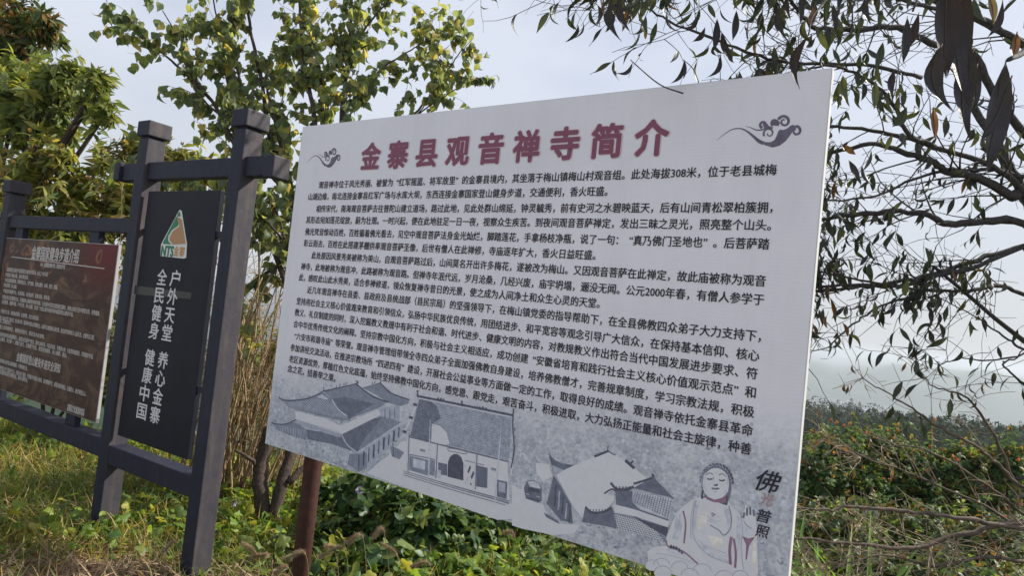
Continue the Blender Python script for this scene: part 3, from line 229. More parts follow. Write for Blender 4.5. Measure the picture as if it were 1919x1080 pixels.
[[[3.027,3.13,0.882],[2.754,3.108,0.823],[2.349,3.082,0.852],[2.077,3.056,0.87],[1.86,3.03,0.879],[1.647,3.006,0.877],[1.563,2.981,0.857],[1.404,2.956,0.86],[1.252,2.933,0.822]],0.014,0.003,24,"bare"],
[[[3.328,3.437,0.728],[2.888,3.417,0.731],[2.507,3.391,0.879],[2.133,3.366,0.998],[1.908,3.344,1.049],[1.682,3.321,1.139]],0.01,0.002,22,"bare"],
[[[3.14,3.237,0.714],[2.762,3.179,0.658],[2.389,3.118,0.681],[2.098,3.06,0.635],[1.808,2.998,0.677],[1.541,2.941,0.599]],0.012,0.003,20,"bare"],
[[[3.389,3.644,0.543],[2.974,3.615,0.775],[2.72,3.589,0.932],[2.395,3.563,1.079],[2.174,3.542,1.104],[1.968,3.526,1.014]],0.01,0.002,20,"bare"],
[[[3.1,3.6,3.3],[2.2,3.9,3.85],[1.2,4.05,3.95],[0.4,4.1,3.9],[-0.3,4.0,3.7]],0.02,0.004,11,"leafy"],
[[[2.2,3.9,3.85],[1.3,4.3,4.3],[0.5,4.5,4.4]],0.012,0.004,6,"leafy"]],
"BIG":[[[0.344,0.538,1.927],[0.349,0.541,1.838],0.03,0.04,"b"],[[0.368,0.557,1.936],[0.38,0.561,1.847],0.0245,0.03,"b"],[[0.36,0.548,1.916],[0.38,0.552,1.817],0.0222,-0.04,"d"],[[0.336,0.53,1.862],[0.352,0.532,1.806],0.0152,-0.3,"d"],[[0.39,0.569,1.881],[0.396,0.573,1.798],0.023,-0.1,"d"],[[0.384,0.521,1.85],[0.378,0.524,1.757],0.0263,0.1,"d"],[[0.368,0.492,1.824],[0.349,0.494,1.771],0.0157,0.18,"d"],[[0.385,0.589,1.903],[0.396,0.591,1.845],0.0198,0.1,"b"],[[0.408,0.59,1.876],[0.411,0.591,1.834],0.0109,0.1,"d"],[[0.557,0.887,1.948],[0.565,0.889,1.903],0.0134,0.1,"r"],[[0.508,0.882,2.07],[0.509,0.885,2.004],0.0164,0.12,"d"],[[0.553,0.931,2.104],[0.532,0.933,2.042],0.0157,0.2,"b"],[[0.519,1.228,2.196],[0.514,1.232,2.09],0.0176,-0.28,"b"],[[0.546,1.471,2.374],[0.58,1.474,2.295],0.0186,-0.2,"d"],[[0.563,1.47,2.403],[0.579,1.472,2.345],0.0149,-0.1,"b"],[[0.634,1.567,2.467],[0.642,1.57,2.388],0.0185,0.1,"d"],[[0.174,1.569,2.414],[0.207,1.574,2.298],0.0185,-0.3,"d"],[[0.188,1.57,2.41],[0.226,1.573,2.324],0.0198,-0.2,"d"],[[0.299,1.97,2.415],[0.246,1.971,2.375],0.0132,0.5,"d"],[[0.544,1.963,2.576],[0.544,1.967,2.473],0.0264,0.1,"d"],[[0.601,1.962,2.608],[0.599,1.966,2.512],0.0248,0.1,"d"],[[0.562,1.965,2.535],[0.611,1.969,2.443],0.0248,-0.1,"b"],[[0.478,2.067,2.474],[0.44,2.07,2.396],0.0139,0.35,"d"],[[0.48,2.067,2.479],[0.484,2.07,2.417],0.0139,0.1,"d"],[[0.592,2.066,2.517],[0.554,2.069,2.428],0.0156,0.45,"d"],[[0.536,2.063,2.593],[0.497,2.065,2.54],0.0174,0.3,"b"],[[0.488,1.963,2.577],[0.435,1.965,2.538],0.0132,0.5,"b"],[[0.885,1.574,2.301],[0.891,1.577,2.221],0.0212,-0.1,"d"],[[0.909,1.965,2.521],[0.94,1.968,2.466],0.0198,0.1,"e"],[[0.85,1.862,2.608],[0.868,1.865,2.523],0.0236,0.1,"d"],[[0.942,1.861,2.633],[0.969,1.864,2.556],0.0251,-0.1,"d"],[[1.01,1.866,2.51],[0.995,1.869,2.426],0.0283,0.1,"e"],[[1.051,1.969,2.437],[1.057,1.972,2.346],0.0298,0.1,"g"],[[0.998,2.067,2.485],[1.03,2.071,2.383],0.0312,-0.1,"g"],[[0.615,0.88,2.119],[0.629,0.882,2.071],0.0149,0.2,"y"],[[0.515,0.686,1.961],[0.515,0.688,1.932],0.0116,0.1,"r"],[[0.709,0.979,2.166],[0.691,0.981,2.102],0.0116,0.3,"d"],[[1.042,1.774,2.288],[1.007,1.777,2.228],0.0298,0.2,"e"],[[0.945,1.88,2.153],[0.987,1.882,2.086],0.0251,0.1,"d"]],"TWIGS":[[[[0.771,0.875,2.269],[0.62,0.791,2.163],[0.509,0.707,2.064],[0.407,0.623,1.985],[0.346,0.538,1.923]],0.006],
[[[0.695,0.781,2.103],[0.564,0.695,1.994],[0.468,0.609,1.905],[0.386,0.521,1.85]],0.005],
[[[0.835,1.466,2.494],[0.675,1.386,2.409],[0.565,1.307,2.287],[0.519,1.228,2.196]],0.003],
[[[0.487,2.071,2.37],[0.401,2.038,2.379],[0.306,2.003,2.426],[0.292,1.969,2.42]],0.0025],
[[[0.568,2.169,2.431],[0.525,2.118,2.471],[0.477,2.067,2.479]],0.002],
[[[0.714,1.859,2.696],[0.423,1.761,2.627],[0.205,1.667,2.47],[0.16,1.569,2.417]],0.004],
[[[0.746,0.977,2.216],[0.633,0.944,2.186],[0.552,0.913,2.144],[0.515,0.882,2.078]],0.004]],"MIDTREE":[[[[-1.474,4.42,-0.101],[-1.54,4.433,0.192],[-1.579,4.452,0.363],[-1.553,4.468,0.58],[-1.515,4.488,0.727],[-1.462,4.501,1.026],[-1.454,4.511,1.398]],0.055,0.035,0,"leafy"],
[[[-1.439,4.415,0.011],[-1.42,4.467,0.304],[-1.404,4.522,0.475],[-1.403,4.572,0.801],[-1.335,4.611,1.41]],0.045,0.03,0,"leafy"],
[[[-1.378,4.454,0.293],[-1.293,4.55,0.406],[-1.238,4.647,0.484]],0.025,0.02,0,"leafy"],
[[[-1.577,4.452,0.345],[-1.629,4.399,0.442],[-1.722,4.346,0.498]],0.02,0.008,0,"leafy"],
[[[-1.454,4.511,1.398],[-1.593,4.771,1.857],[-1.878,5.066,2.447],[-2.117,5.266,2.863],[-2.328,5.482,3.368],[-2.559,5.68,3.853],[-2.75,5.876,4.374]],0.03,0.01,22,"leafy"],
[[[-1.582,4.737,1.855],[-1.746,4.96,2.277],[-2.039,5.232,2.862],[-2.256,5.431,3.311]],0.02,0.01,8,"leafy"],
[[[-1.454,4.511,1.398],[-1.576,4.907,2.199],[-1.744,5.232,2.96],[-1.915,5.408,3.385],[-2.052,5.556,3.757],[-2.221,5.775,4.379]],0.028,0.01,26,"leafy"],
[[[-1.335,4.611,1.41],[-1.37,4.965,2.23],[-1.543,5.27,3.037],[-1.581,5.387,3.413],[-1.618,5.495,3.777],[-1.708,5.675,4.382]],0.028,0.01,26,"leafy"],
[[[-1.335,4.611,1.41],[-1.517,5.046,2.227],[-1.736,5.41,3.014],[-1.887,5.644,3.523],[-2.123,5.885,4.092],[-2.195,6.088,4.597]],0.026,0.01,22,"leafy"],
[[[-1.454,4.511,1.398],[-1.859,4.789,2.03],[-2.208,4.99,2.565],[-2.515,5.133,3.001],[-2.702,5.165,3.167],[-2.913,5.197,3.333],[-3.171,5.229,3.497],[-3.402,5.275,3.709]],0.022,0.005,20,"leafy"],
[[[-2.383,5.016,2.871],[-2.655,5.085,3.1],[-2.867,5.2,3.473],[-3.135,5.296,3.802]],0.01,0.004,12,"leafy"],
[[[-2.202,4.976,2.562],[-2.453,5.227,3.038],[-2.672,5.476,3.563],[-2.948,5.724,4.126]],0.014,0.006,16,"leafy"],
[[[-2.117,5.266,2.863],[-2.465,5.384,3.317],[-2.667,5.502,3.809],[-2.72,5.599,4.281]],0.012,0.006,14,"leafy"],
[[[-1.375,4.985,2.233],[-1.518,5.255,3.049],[-1.378,5.296,3.324],[-1.277,5.308,3.516],[-1.101,5.294,3.642],[-0.96,5.276,3.754]],0.016,0.004,14,"leafy"],
[[[-1.356,4.948,2.146],[-1.143,5.167,2.808],[-0.922,5.264,3.191],[-0.77,5.316,3.45],[-0.678,5.356,3.677],[-0.575,5.377,3.848]],0.014,0.003,12,"leafy"],
[[[-1.062,5.144,2.898],[-0.876,5.206,3.164],[-0.637,5.247,3.386],[-0.549,5.245,3.471]],0.008,0.002,6,"leafy"],
[[[-0.998,5.19,3.027],[-0.861,5.272,3.268],[-0.85,5.4,3.634],[-0.848,5.5,3.933]],0.006,0.002,4,"leafy"],
[[[-1.569,5.348,3.4],[-1.51,5.479,3.876],[-1.367,5.536,4.155],[-1.282,5.575,4.375]],0.012,0.005,10,"leafy"],
[[[-1.61,4.887,2.192],[-1.655,4.709,1.923],[-1.813,4.774,2.193],[-1.961,4.74,2.24]],0.012,0.004,9,"leafy"],
[[[-1.346,4.586,1.561],[-1.652,4.684,1.8],[-1.732,4.578,1.634],[-1.742,4.439,1.42]],0.015,0.004,3,"leafy"],
[[[-1.549,4.638,1.85],[-1.623,4.613,1.924],[-1.924,4.671,2.157],[-2.049,4.684,2.311]],0.014,0.004,9,"leafy"],
[[[-1.911,5.117,2.498],[-2.172,5.148,2.781],[-2.198,5.086,2.847]],0.012,0.004,12,"leafy"],
[[[-1.583,4.912,1.381],[-1.869,5.081,1.898],[-2.307,5.138,2.158],[-2.798,5.195,2.42],[-2.948,5.195,2.579]],0.01,0.003,16,"leafy"],
[[[-1.422,4.912,1.398],[-1.775,5.224,2.14],[-1.996,5.421,2.691],[-2.182,5.616,3.289],[-2.254,5.81,3.943]],0.01,0.003,18,"leafy"]],"TREE_DARK":[[[-5.709,6.904,4.178],0.434,0.26,150,"d"],[[-5.235,6.707,4.109],0.253,0.169,60,"d"],[[-5.537,6.818,3.836],0.342,0.171,80,"d"],[[-6.333,7.108,4.084],0.536,0.476,100,"d"]],"TREE_OLIVE":[[[-5.004,6.244,3.15],0.364,0.312,110,"o"],[[-4.589,6.136,3.367],0.256,0.179,70,"o"],[[-4.447,6.131,3.485],0.154,0.092,22,"o"],[[-4.022,5.936,3.354],0.188,0.129,34,"o"],[[-4.898,6.353,2.928],0.476,0.212,90,"o"],[[-3.917,5.947,3.066],0.139,0.159,18,"o"],[[-4.143,6.043,3.175],0.151,0.151,20,"o"],[[-5.585,6.446,3.101],0.322,0.645,80,"o"],[[-4.587,6.243,3.168],0.26,0.208,50,"o"],[[-4.505,6.254,2.889],0.208,0.13,24,"o"],[[-5.218,6.432,3.463],0.322,0.215,60,"o"]],"BUSH_LEFT":[[[-4.566,5.874,2.378],0.439,0.293,130,"y"],[[-4.218,5.768,2.538],0.24,0.144,50,"y"],[[-4.068,5.877,2.308],0.293,0.268,90,"y"],[[-4.348,5.791,1.946],0.575,0.288,110,"y"],[[-3.866,5.791,1.949],0.431,0.288,80,"y"],[[-5.111,5.985,2.093],0.397,0.545,90,"y"],[[-3.702,5.876,2.322],0.244,0.219,50,"y"],[[-3.919,5.965,2.617],0.149,0.149,14,"o"]],"BUSH_MID":[[[-3.821,6.256,2.856],0.208,0.115,30,"o"],[[-3.882,6.262,2.693],0.26,0.156,44,"o"],[[-3.291,6.158,2.783],0.307,0.113,40,"y"],[[-3.473,6.167,2.557],0.307,0.205,60,"y"],[[-3.067,6.066,2.579],0.302,0.202,60,"y"],[[-3.621,5.983,2.15],0.298,0.298,60,"y"],[[-2.8,6.169,2.525],0.205,0.205,24,"y"],[[-3.546,6.198,1.778],0.41,0.307,60,"o"]],"BUSH_LOW":[[[-4.75,6.319,1.241],0.677,0.469,120,"o"],[[-4.055,6.324,1.105],0.469,0.469,80,"o"],[[-4.648,6.445,0.563],0.846,0.37,120,"o"],[[-3.834,6.348,0.501],0.312,0.312,50,"o"]],"BUSH_BACK":[[[-2.636,6.423,1.147],0.264,0.37,70,"y"],[[-2.28,6.53,0.966],0.269,0.43,80,"o"],[[-2.57,6.351,0.425],0.26,0.312,80,"y"],[[-2.054,6.254,0.339],0.307,0.256,80,"y"],[[-1.719,6.355,0.305],0.312,0.312,50,"o"],[[-3.532,6.627,1.047],0.382,0.655,80,"o"]],"GREENSHRUB":[[[-0.809,4.354,0.308],0.178,0.121,90,"s"],[[-0.47,4.255,0.285],0.208,0.118,90,"s"],[[-1.204,4.66,0.163],0.152,0.129,60,"s"],[[-0.28,4.558,0.196],0.26,0.126,90,"s"],[[0.028,4.359,0.164],0.249,0.121,100,"s"],[[-0.909,4.356,0.244],0.178,0.178,80,"s"],[[-0.651,4.158,0.194],0.271,0.203,150,"s"],[[-0.365,4.058,0.19],0.264,0.165,140,"s"],[[-0.953,4.062,0.095],0.165,0.198,70,"s"],[[-0.104,4.159,0.183],0.203,0.136,80,"s"],[[-0.44,3.761,0.101],0.398,0.122,120,"s"]],"WEEDS":[[[-0.05,4.56,0.145],0.223,0.126,110,"w"],[[0.594,4.261,0.118],0.243,0.125,110,"w"],[[0.329,4.562,0.092],0.298,0.112,100,"w"],[[0.733,4.464,0.041],0.291,0.109,100,"w"],[[1.129,4.265,0.017],0.208,0.083,60,"w"],[[0.18,4.263,0.074],0.243,0.139,90,"w"],[[0.478,4.063,0.079],0.264,0.099,90,"w"],[[0.825,3.962,0.091],0.226,0.081,70,"w"]],"HEDGE_A":[[[3.297,6.242,0.655],0.277,0.184,340,"h"],[[3.001,6.053,0.357],0.298,0.298,330,"h"],[[3.454,6.153,0.354],0.302,0.302,330,"h"]],"HEDGE_B":[[[3.873,6.44,0.706],0.307,0.19,320,"h"],[[3.921,6.254,0.351],0.41,0.307,480,"h"],[[4.169,6.345,0.57],0.312,0.187,260,"h"]],"HEDGE_C":[[[4.459,6.243,0.624],0.359,0.215,340,"h"],[[4.759,6.04,0.702],0.248,0.248,280,"h"],[[4.581,6.158,0.244],0.504,0.302,460,"h"],[[5.241,6.246,0.541],0.307,0.41,120,"h"]],"HEDGE_D":[[[2.667,5.06,0.167],0.372,0.248,460,"h"],[[3.377,5.261,0.13],0.387,0.301,520,"h"],[[3.945,5.159,0.182],0.379,0.295,460,"h"],[[2.78,4.663,0.086],0.456,0.152,300,"h"],[[3.393,4.562,0.116],0.446,0.149,300,"h"]],"FLOWERS":[[-1.781,4.667,-0.016],[-1.833,4.717,-0.014],[-1.611,4.268,-0.055],[-1.346,4.166,-0.002],[-1.264,3.966,-0.016],[0.29,4.063,0.066],[-0.844,4.252,0.35],[-3.254,6.067,-0.003]],"FOX":[[[[-0.568,2.85,0.382],[-0.605,2.845,0.506],[-0.705,2.847,0.461]]],
[[[-0.487,2.85,0.379],[-0.529,2.843,0.561],[-0.596,2.844,0.535]]],
[[[-0.382,2.85,0.379],[-0.44,2.842,0.594],[-0.484,2.842,0.577]]],
[[[-0.323,2.85,0.373],[-0.371,2.845,0.496],[-0.446,2.843,0.546]]],
[[[-0.74,2.851,0.353],[-0.77,2.847,0.466],[-0.854,2.848,0.438]]],
[[[-0.785,2.852,0.336],[-0.838,2.849,0.4],[-0.893,2.85,0.371]]],
[[[-0.601,2.851,0.356],[-0.643,2.846,0.491],[-0.687,2.845,0.509]]],
[[[-0.18,2.851,0.342],[-0.229,2.846,0.476],[-0.309,2.847,0.463]]],
[[[-1.292,2.853,0.294],[-1.332,2.847,0.453],[-1.386,2.849,0.412]]],
[[[-0.924,2.852,0.333],[-0.982,2.847,0.443],[-1.045,2.846,0.483]]],
[[[-0.969,2.852,0.317],[-1.002,2.849,0.413],[-0.936,2.847,0.448]]],
[[[0.209,2.849,0.406],[0.127,2.84,0.63],[0.078,2.839,0.648]]]],"BRIGHT":[1.855,3.652,0.337],"BLACKTXT":[["户",-0.4422,1.597],["外",-0.446,1.4898],["天",-0.4499,1.3825],["堂",-0.4537,1.2753],["养",-0.4595,1.1144],["心",-0.4633,1.0072],["金",-0.4672,0.8999],["寨",-0.471,0.7927],["全",-0.5775,1.5951],["民",-0.5821,1.4881],["健",-0.5866,1.381],["身",-0.5912,1.274],["健",-0.5981,1.1134],["康",-0.6027,1.0064],["中",-0.6072,0.8993],["国",-0.6118,0.7923]],"LOGO":[["p","c",[[-0.4866,2.0034],[-0.4622,1.9968],[-0.3679,1.8034],[-0.3582,1.7225],[-0.3832,1.717],[-0.6247,1.7209],[-0.6327,1.7923]],1],
["p","g",[[-0.5091,1.965],[-0.4774,1.934],[-0.4778,1.9093],[-0.5331,1.879],[-0.5637,1.8399],[-0.5575,1.8118],[-0.5242,1.7937],[-0.6195,1.7962]],3],
["p","o",[[-0.4683,1.9542],[-0.4469,1.9433],[-0.3791,1.803],[-0.5145,1.7941],[-0.5529,1.8176],[-0.5573,1.8378],[-0.5278,1.8724],[-0.4654,1.9051],[-0.4927,1.9427],[-0.5002,1.9595]],4],
["p","g",[[-0.4828,1.9945],[-0.4631,1.9655],[-0.5043,1.9606],[-0.4943,1.9854]],5],
["p","c",[[-0.5227,1.796],[-0.5632,1.8195],[-0.5647,1.8444],[-0.5336,1.8813],[-0.474,1.9094],[-0.4692,1.905],[-0.5244,1.8747],[-0.5515,1.838],[-0.5475,1.82],[-0.5111,1.7964]],6]],"NTS":[-0.6182,-0.4932,1.7568,-0.4895,-0.3818,1.7571],"TAPE":[["p","t",[[-0.8623,1.5266],[-0.2648,1.5258],[-0.2643,1.4892],[-0.8582,1.4731]],0]],"BROWNTXT":[["金寨国家健身步道介绍",-2.253,-1.5632,1.6761,0.105],["NTS—金寨国家健身步道，国家登山步道",-2.0939,-1.7327,1.5949,0.034],["金寨国家登山健身步道是国家登山健身步道系统，全长三十余公里。",-2.6265,-1.9623,1.5309,0.034],["步道起于梅山镇，途经观音组。",-2.6396,-2.2538,1.4903,0.034],["步道沿途青松翠柏，四季景色宜人，空气清新，是登山健身、休闲、观光、避暑。",-2.6334,-1.7967,1.4497,0.034],["的天然氧吧，养心金寨。",-2.639,-2.4195,1.4103,0.034],["步道设有观景平台，休息驿站，标识标牌，急救设施，停车场。",-2.6337,-1.8884,1.3674,0.034],["步道全线以自然路面为主，尽量保持山林原有的地形地貌，与沿途的村落农田茶园相互融合，使登山者在行走中感受自然，享受健康。",-2.6374,-1.1943,1.3205,0.034],["全民健身，健康中国，户外天堂，养心金寨，欢迎广大登山爱好者前来体验国家登山健身步道。",-2.6353,-1.5313,1.2838,0.034],["步道分为三段，难度由低到高，各有特色，适合全家出游。",-2.6337,-2.0092,1.213,0.034],["第一段从红军广场出发，经水库大坝、观音禅寺到达山顶观景台，沿途可以眺望梅山湖全景，适合初学者和老人儿童行走，全程约五公里。",-2.6311,-1.2218,1.1623,0.034],["第二段坡度较大。",-2.6255,-2.4273,1.1381,0.034],["第三段穿越林区，需要结伴而行，带足饮水和食物。",-2.6132,-1.8922,1.0949,0.034],["沿途设有急救电话和避雷提示，请登山者注意天气变化，爱护山林环境，不乱扔垃圾，不携带火种，与自然和谐相处，共同维护步道。",-2.616,-1.2065,1.0411,0.034],["登山健身，安全第一，请量力而行，注意脚下安全，祝您旅途愉快，身心健康，再会。",-2.6126,-1.5439,1.0063,0.034],["金寨国家登山健身步道安全须知",-2.2704,-1.6138,0.9094,0.07],["请穿着合适的登山鞋和服装，不要单独行走。",-2.5348,-2.0783,0.8478,0.034],["遇到恶劣天气请及时下山，不要在树下避雨，不要离开步道进入密林，请勿攀爬护栏，保管好随身物品，注意防火，做文明登山人。",-2.5211,-1.2335,0.7969,0.034],["如遇险情请拨打救援电话，保持冷静等待。",-2.5075,-2.05,0.7662,0.034],["金寨县文化旅游体育局",-1.4518,-1.2295,0.678,0.052]],"RULE":[[-2.5794,1.6291],[-1.214,1.6114]],"CALLI":[["佛",2.3794,1.1239,0.08,"i",0.3],["光",2.3767,1.0628,0.048,"f",0.3],["普",2.3737,1.0059,0.048,"i",0.2],["照",2.3728,0.9546,0.046,"i",0.2]]}

# ------------------------------------------------------------------ materials
def mat(name, col, rough=.7, spec=.3, trans=0, tcol=None, noise=None, bump=0, nscale=20, metal=0, coat=0):
    m = bpy.data.materials.new(name); m.use_nodes = True; t = m.node_tree; n = t.nodes; l = t.links
    b = n['Principled BSDF']; b.inputs['Base Color'].default_value = (*col, 1); b.inputs['Roughness'].default_value = rough
    b.inputs['Specular IOR Level'].default_value = spec; b.inputs['Metallic'].default_value = metal; b.inputs['Coat Weight'].default_value = coat
    if noise is not None or bump:
        c = n.new('ShaderNodeTexCoord'); x = n.new('ShaderNodeTexNoise'); x.inputs['Scale'].default_value = nscale; x.inputs['Detail'].default_value = 6; x.inputs['Roughness'].default_value = .65
        l.new(c.outputs['Object'], x.inputs['Vector'])
        if noise is not None:
            r = n.new('ShaderNodeValToRGB'); r.color_ramp.elements[0].position = .36; r.color_ramp.elements[1].position = .64
            r.color_ramp.elements[0].color = (*col, 1); r.color_ramp.elements[1].color = (*noise, 1)
            l.new(x.outputs[0], r.inputs[0]); l.new(r.outputs[0], b.inputs['Base Color'])
        if bump:
            bp = n.new('ShaderNodeBump'); bp.inputs['Strength'].default_value = bump; bp.inputs['Distance'].default_value = .01
            l.new(x.outputs[0], bp.inputs['Height']); l.new(bp.outputs[0], b.inputs['Normal'])
    if trans:
        tr = n.new('ShaderNodeBsdfTranslucent'); tr.inputs[0].default_value = (*(tcol or col), 1)
        ms = n.new('ShaderNodeMixShader'); ms.inputs[0].default_value = trans
        l.new(b.outputs[0], ms.inputs[1]); l.new(tr.outputs[0], ms.inputs[2]); l.new(ms.outputs[0], n['Material Output'].inputs[0])
    return m
def leafset(name, cols, trans=.35, rough=.5, spec=.35, gain=1.5):
    out = []
    for i, c in enumerate(cols):
        t = (min(1, c[0]*gain*1.3+.01), min(1, c[1]*gain*1.15+.01), c[2]*gain*.6)
        c2 = tuple(v*.72 for v in c)
        out.append(mat(name, c, rough, spec, trans, t, noise=c2, nscale=14))
    return out
LEAFC = {
 'heart': leafset('heart_leaf', [(0.134,0.189,0.114),(0.178,0.232,0.114),(0.267,0.309,0.114),(0.445,0.396,0.151),(0.134,0.171,0.136)], .5),
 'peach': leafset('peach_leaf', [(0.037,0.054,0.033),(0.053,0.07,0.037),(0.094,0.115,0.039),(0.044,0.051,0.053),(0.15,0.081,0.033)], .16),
 'dark': leafset('dark_leaf', [(0.059,0.091,0.03),(0.075,0.108,0.03),(0.099,0.131,0.036),(0.083,0.115,0.041),(0.263,0.148,0.041)], .3),
 'olive': leafset('olive_leaf', [(0.116,0.168,0.056),(0.164,0.218,0.063),(0.23,0.278,0.07),(0.308,0.32,0.087),(0.173,0.218,0.079)], .42),
 'yellow': leafset('yellow_leaf', [(0.174,0.213,0.058),(0.261,0.269,0.074),(0.347,0.312,0.091),(0.417,0.312,0.117),(0.226,0.242,0.066)], .42),
 'shrub': leafset('shrub_leaf', [(0.033,0.077,0.024),(0.044,0.099,0.031),(0.061,0.127,0.033),(0.099,0.165,0.039),(0.165,0.22,0.066)], .28, .45, .35),
 'weed': leafset('weed_leaf', [(0.072,0.144,0.042),(0.108,0.18,0.048),(0.168,0.216,0.054),(0.216,0.192,0.084),(0.084,0.132,0.042)], .4),
 'hedge': leafset('hedge_leaf', [(0.055,0.118,0.051),(0.074,0.148,0.051),(0.123,0.206,0.051),(0.185,0.25,0.075),(0.062,0.112,0.059)], .42, .5, .25),
 'hedgetip': leafset('hedge_tip', [(.40,.10,.09),(.42,.15,.14),(.30,.20,.07),(.20,.24,.05),(.24,.26,.05)], .4, .4),
 'ivy': leafset('creeper_leaf', [(0.132,0.229,0.04),(0.185,0.29,0.046),(0.265,0.35,0.052),(0.356,0.362,0.069),(0.106,0.169,0.04)], .42),
 'grass': leafset('grass_blade', [(0.205,0.256,0.054),(0.306,0.318,0.068),(0.441,0.377,0.108),(0.527,0.377,0.163),(0.153,0.211,0.048)], .35),
 'straw': leafset('straw', [(0.408,0.3,0.192),(0.312,0.204,0.132),(0.504,0.384,0.252),(0.216,0.144,0.096),(0.336,0.24,0.168)], .15, .7),
 'sprig': leafset('flower_sprig', [(.30,.17,.06),(.36,.24,.10),(.26,.20,.06)], .3, .7),
 'dead': leafset('dead_leaf', [(.17,.085,.045),(.12,.075,.04),(.10,.085,.04),(.17,.13,.07)], .35),
 'lush': leafset('lush_blade', [(0.144,0.286,0.055),(0.192,0.352,0.066),(0.288,0.396,0.11)], .4),
 'far': leafset('far_foliage', [(0.025,0.047,0.026),(0.038,0.058,0.029),(0.05,0.068,0.033),(0.022,0.041,0.026)], .1, .9, .05),
}
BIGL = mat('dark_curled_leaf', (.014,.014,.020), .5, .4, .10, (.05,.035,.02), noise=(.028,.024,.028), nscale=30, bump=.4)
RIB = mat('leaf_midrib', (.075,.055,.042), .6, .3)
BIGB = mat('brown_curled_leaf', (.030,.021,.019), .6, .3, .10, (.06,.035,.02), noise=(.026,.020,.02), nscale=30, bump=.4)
BARK = mat('grey_bark', (.045,.042,.045), .85, .15, noise=(.09,.082,.08), bump=.6, nscale=60)
BAREB = mat('bare_brown_branch', (.085,.065,.055), .8, .2, noise=(.17,.13,.10), bump=.4, nscale=25)
BARKD = mat('dark_bark', (.05,.04,.035), .9, .2, noise=(.10,.075,.06), bump=.8, nscale=45)
TWIGM = mat('tan_twig', (.28,.21,.15), .8, .2, noise=(.38,.30,.22), nscale=30)
CANEM = mat('dry_cane', (.44,.33,.19), .7, .25, noise=(.30,.21,.12), nscale=12)
CANEM2 = mat('brown_cane', (.20,.13,.08), .75, .25, noise=(.32,.22,.14), nscale=12)

# ------------------------------------------------------------------ geometry helpers
def link(o, parent=None):
    COL.objects.link(o)
    if parent is not None: o.parent = parent
    return o
def empty(name, loc=(0,0,0), rz=0):
    o = bpy.data.objects.new(name, None); o.empty_display_size = .2; o.location = loc; o.rotation_euler = (0, 0, rz); return link(o)
def tag(o, label=None, cat=None, group=None, kind=None):
    if label: o['label'] = label
    if cat: o['category'] = cat
    if group: o['group'] = group
    if kind: o['kind'] = kind
    return o
def tri_mesh(name, V, T, mats, mi=None, smooth=True):
    V = np.asarray(V, np.float32); T = np.asarray(T, np.int32)
    me = bpy.data.meshes.new(name); me.vertices.add(len(V)); me.vertices.foreach_set('co', V.ravel())
    me.loops.add(T.size); me.loops.foreach_set('vertex_index', T.ravel())
    me.polygons.add(len(T)); me.polygons.foreach_set('loop_start', np.arange(0, T.size, 3, dtype=np.int32))
    me.polygons.foreach_set('loop_total', np.full(len(T), 3, np.int32))
    for m in mats: me.materials.append(m)
    if mi is not None: me.polygons.foreach_set('material_index', np.asarray(mi, np.int32))
    if smooth: me.polygons.foreach_set('use_smooth', np.ones(len(T), bool))
    me.update(calc_edges=True); return me
def leaf_tpl(prof, L=1., W=1., fold=.25, curl=.4, twist=0., side=0.):
    """prof: half widths along the blade; returns verts, tris; blade runs along +Y, upper side +Z"""
    n = len(prof); V = []; T = []; y = z = 0.; a = 0.; ds = L/(n-1)
    for i, h in enumerate(prof):
        s = i/(n-1)
        if i: a = -curl*s; y += math.cos(a)*ds; z += math.sin(a)*ds
        tw = twist*s; hx = h*W; xo = side*s*s
        for k in (-1, 0, 1):
            lx = k*hx; lz = abs(lx)*fold
            V.append((xo+lx*math.cos(tw)-lz*math.sin(tw), y-abs(k)*0*h, z+lx*math.sin(tw)+lz*math.cos(tw)))
    for i in range(n-1):
        for k in (0, 1):
            a0 = i*3+k; b0 = a0+1; c0 = a0+3; d0 = a0+4
            if prof[i] > 1e-4: T.append((a0, b0, d0)) if k == 0 else T.append((a0, b0, c0))
            if prof[i] > 1e-4 and prof[i+1] > 1e-4: T.append((a0, d0, c0)) if k == 0 else T.append((b0, d0, c0))
            elif prof[i] <= 1e-4: T.append((a0+(1 if k == 0 else 0), d0, c0))
    return np.array(V), np.array(T)
HEART = [leaf_tpl([0, .30, .40, .38, .26, .10, 0], 1, 1, f, c, tw, sd) for f, c, tw, sd in ((.35,.9,.2,.05),(.5,1.3,-.3,-.08),(.2,.5,.3,.1),(.6,1.6,0,0))]
LANCE = [leaf_tpl([0, .06, .10, .125, .12, .09, .045, 0], 1, 1, f, c, tw, sd) for f, c, tw, sd in ((.5,.9,.5,.15),(.8,1.7,-.5,-.12),(.4,.5,.8,.2),(.6,2.3,.3,.05))]
LONG = [leaf_tpl([0, .10, .15, .13, .07, 0], 1, 1, f, c, tw, sd) for f, c, tw, sd in ((.4,.6,.1,0),(.5,1.1,-.2,.05),(.3,.3,.2,-.05))]
OVAL = [leaf_tpl([0, .22, .28, .18, 0], 1, 1, f, c, tw, sd) for f, c, tw, sd in ((.35,.5,0,0),(.5,.9,.2,.05),(.2,.2,-.2,-.05))]
SMALL = [leaf_tpl([0, .26, 0], 1, 1, .4, .4, 0, 0), leaf_tpl([0, .22, .16, 0], 1, 1, .2, .8, .3, 0)]
BLADE = [leaf_tpl([.018, .020, .016, .009, 0], 1, 1, .5, c, tw, sd) for c, tw, sd in ((.7,.5,.1),(1.5,-.8,-.15),(.3,.9,.05),(2.2,.4,.2))]
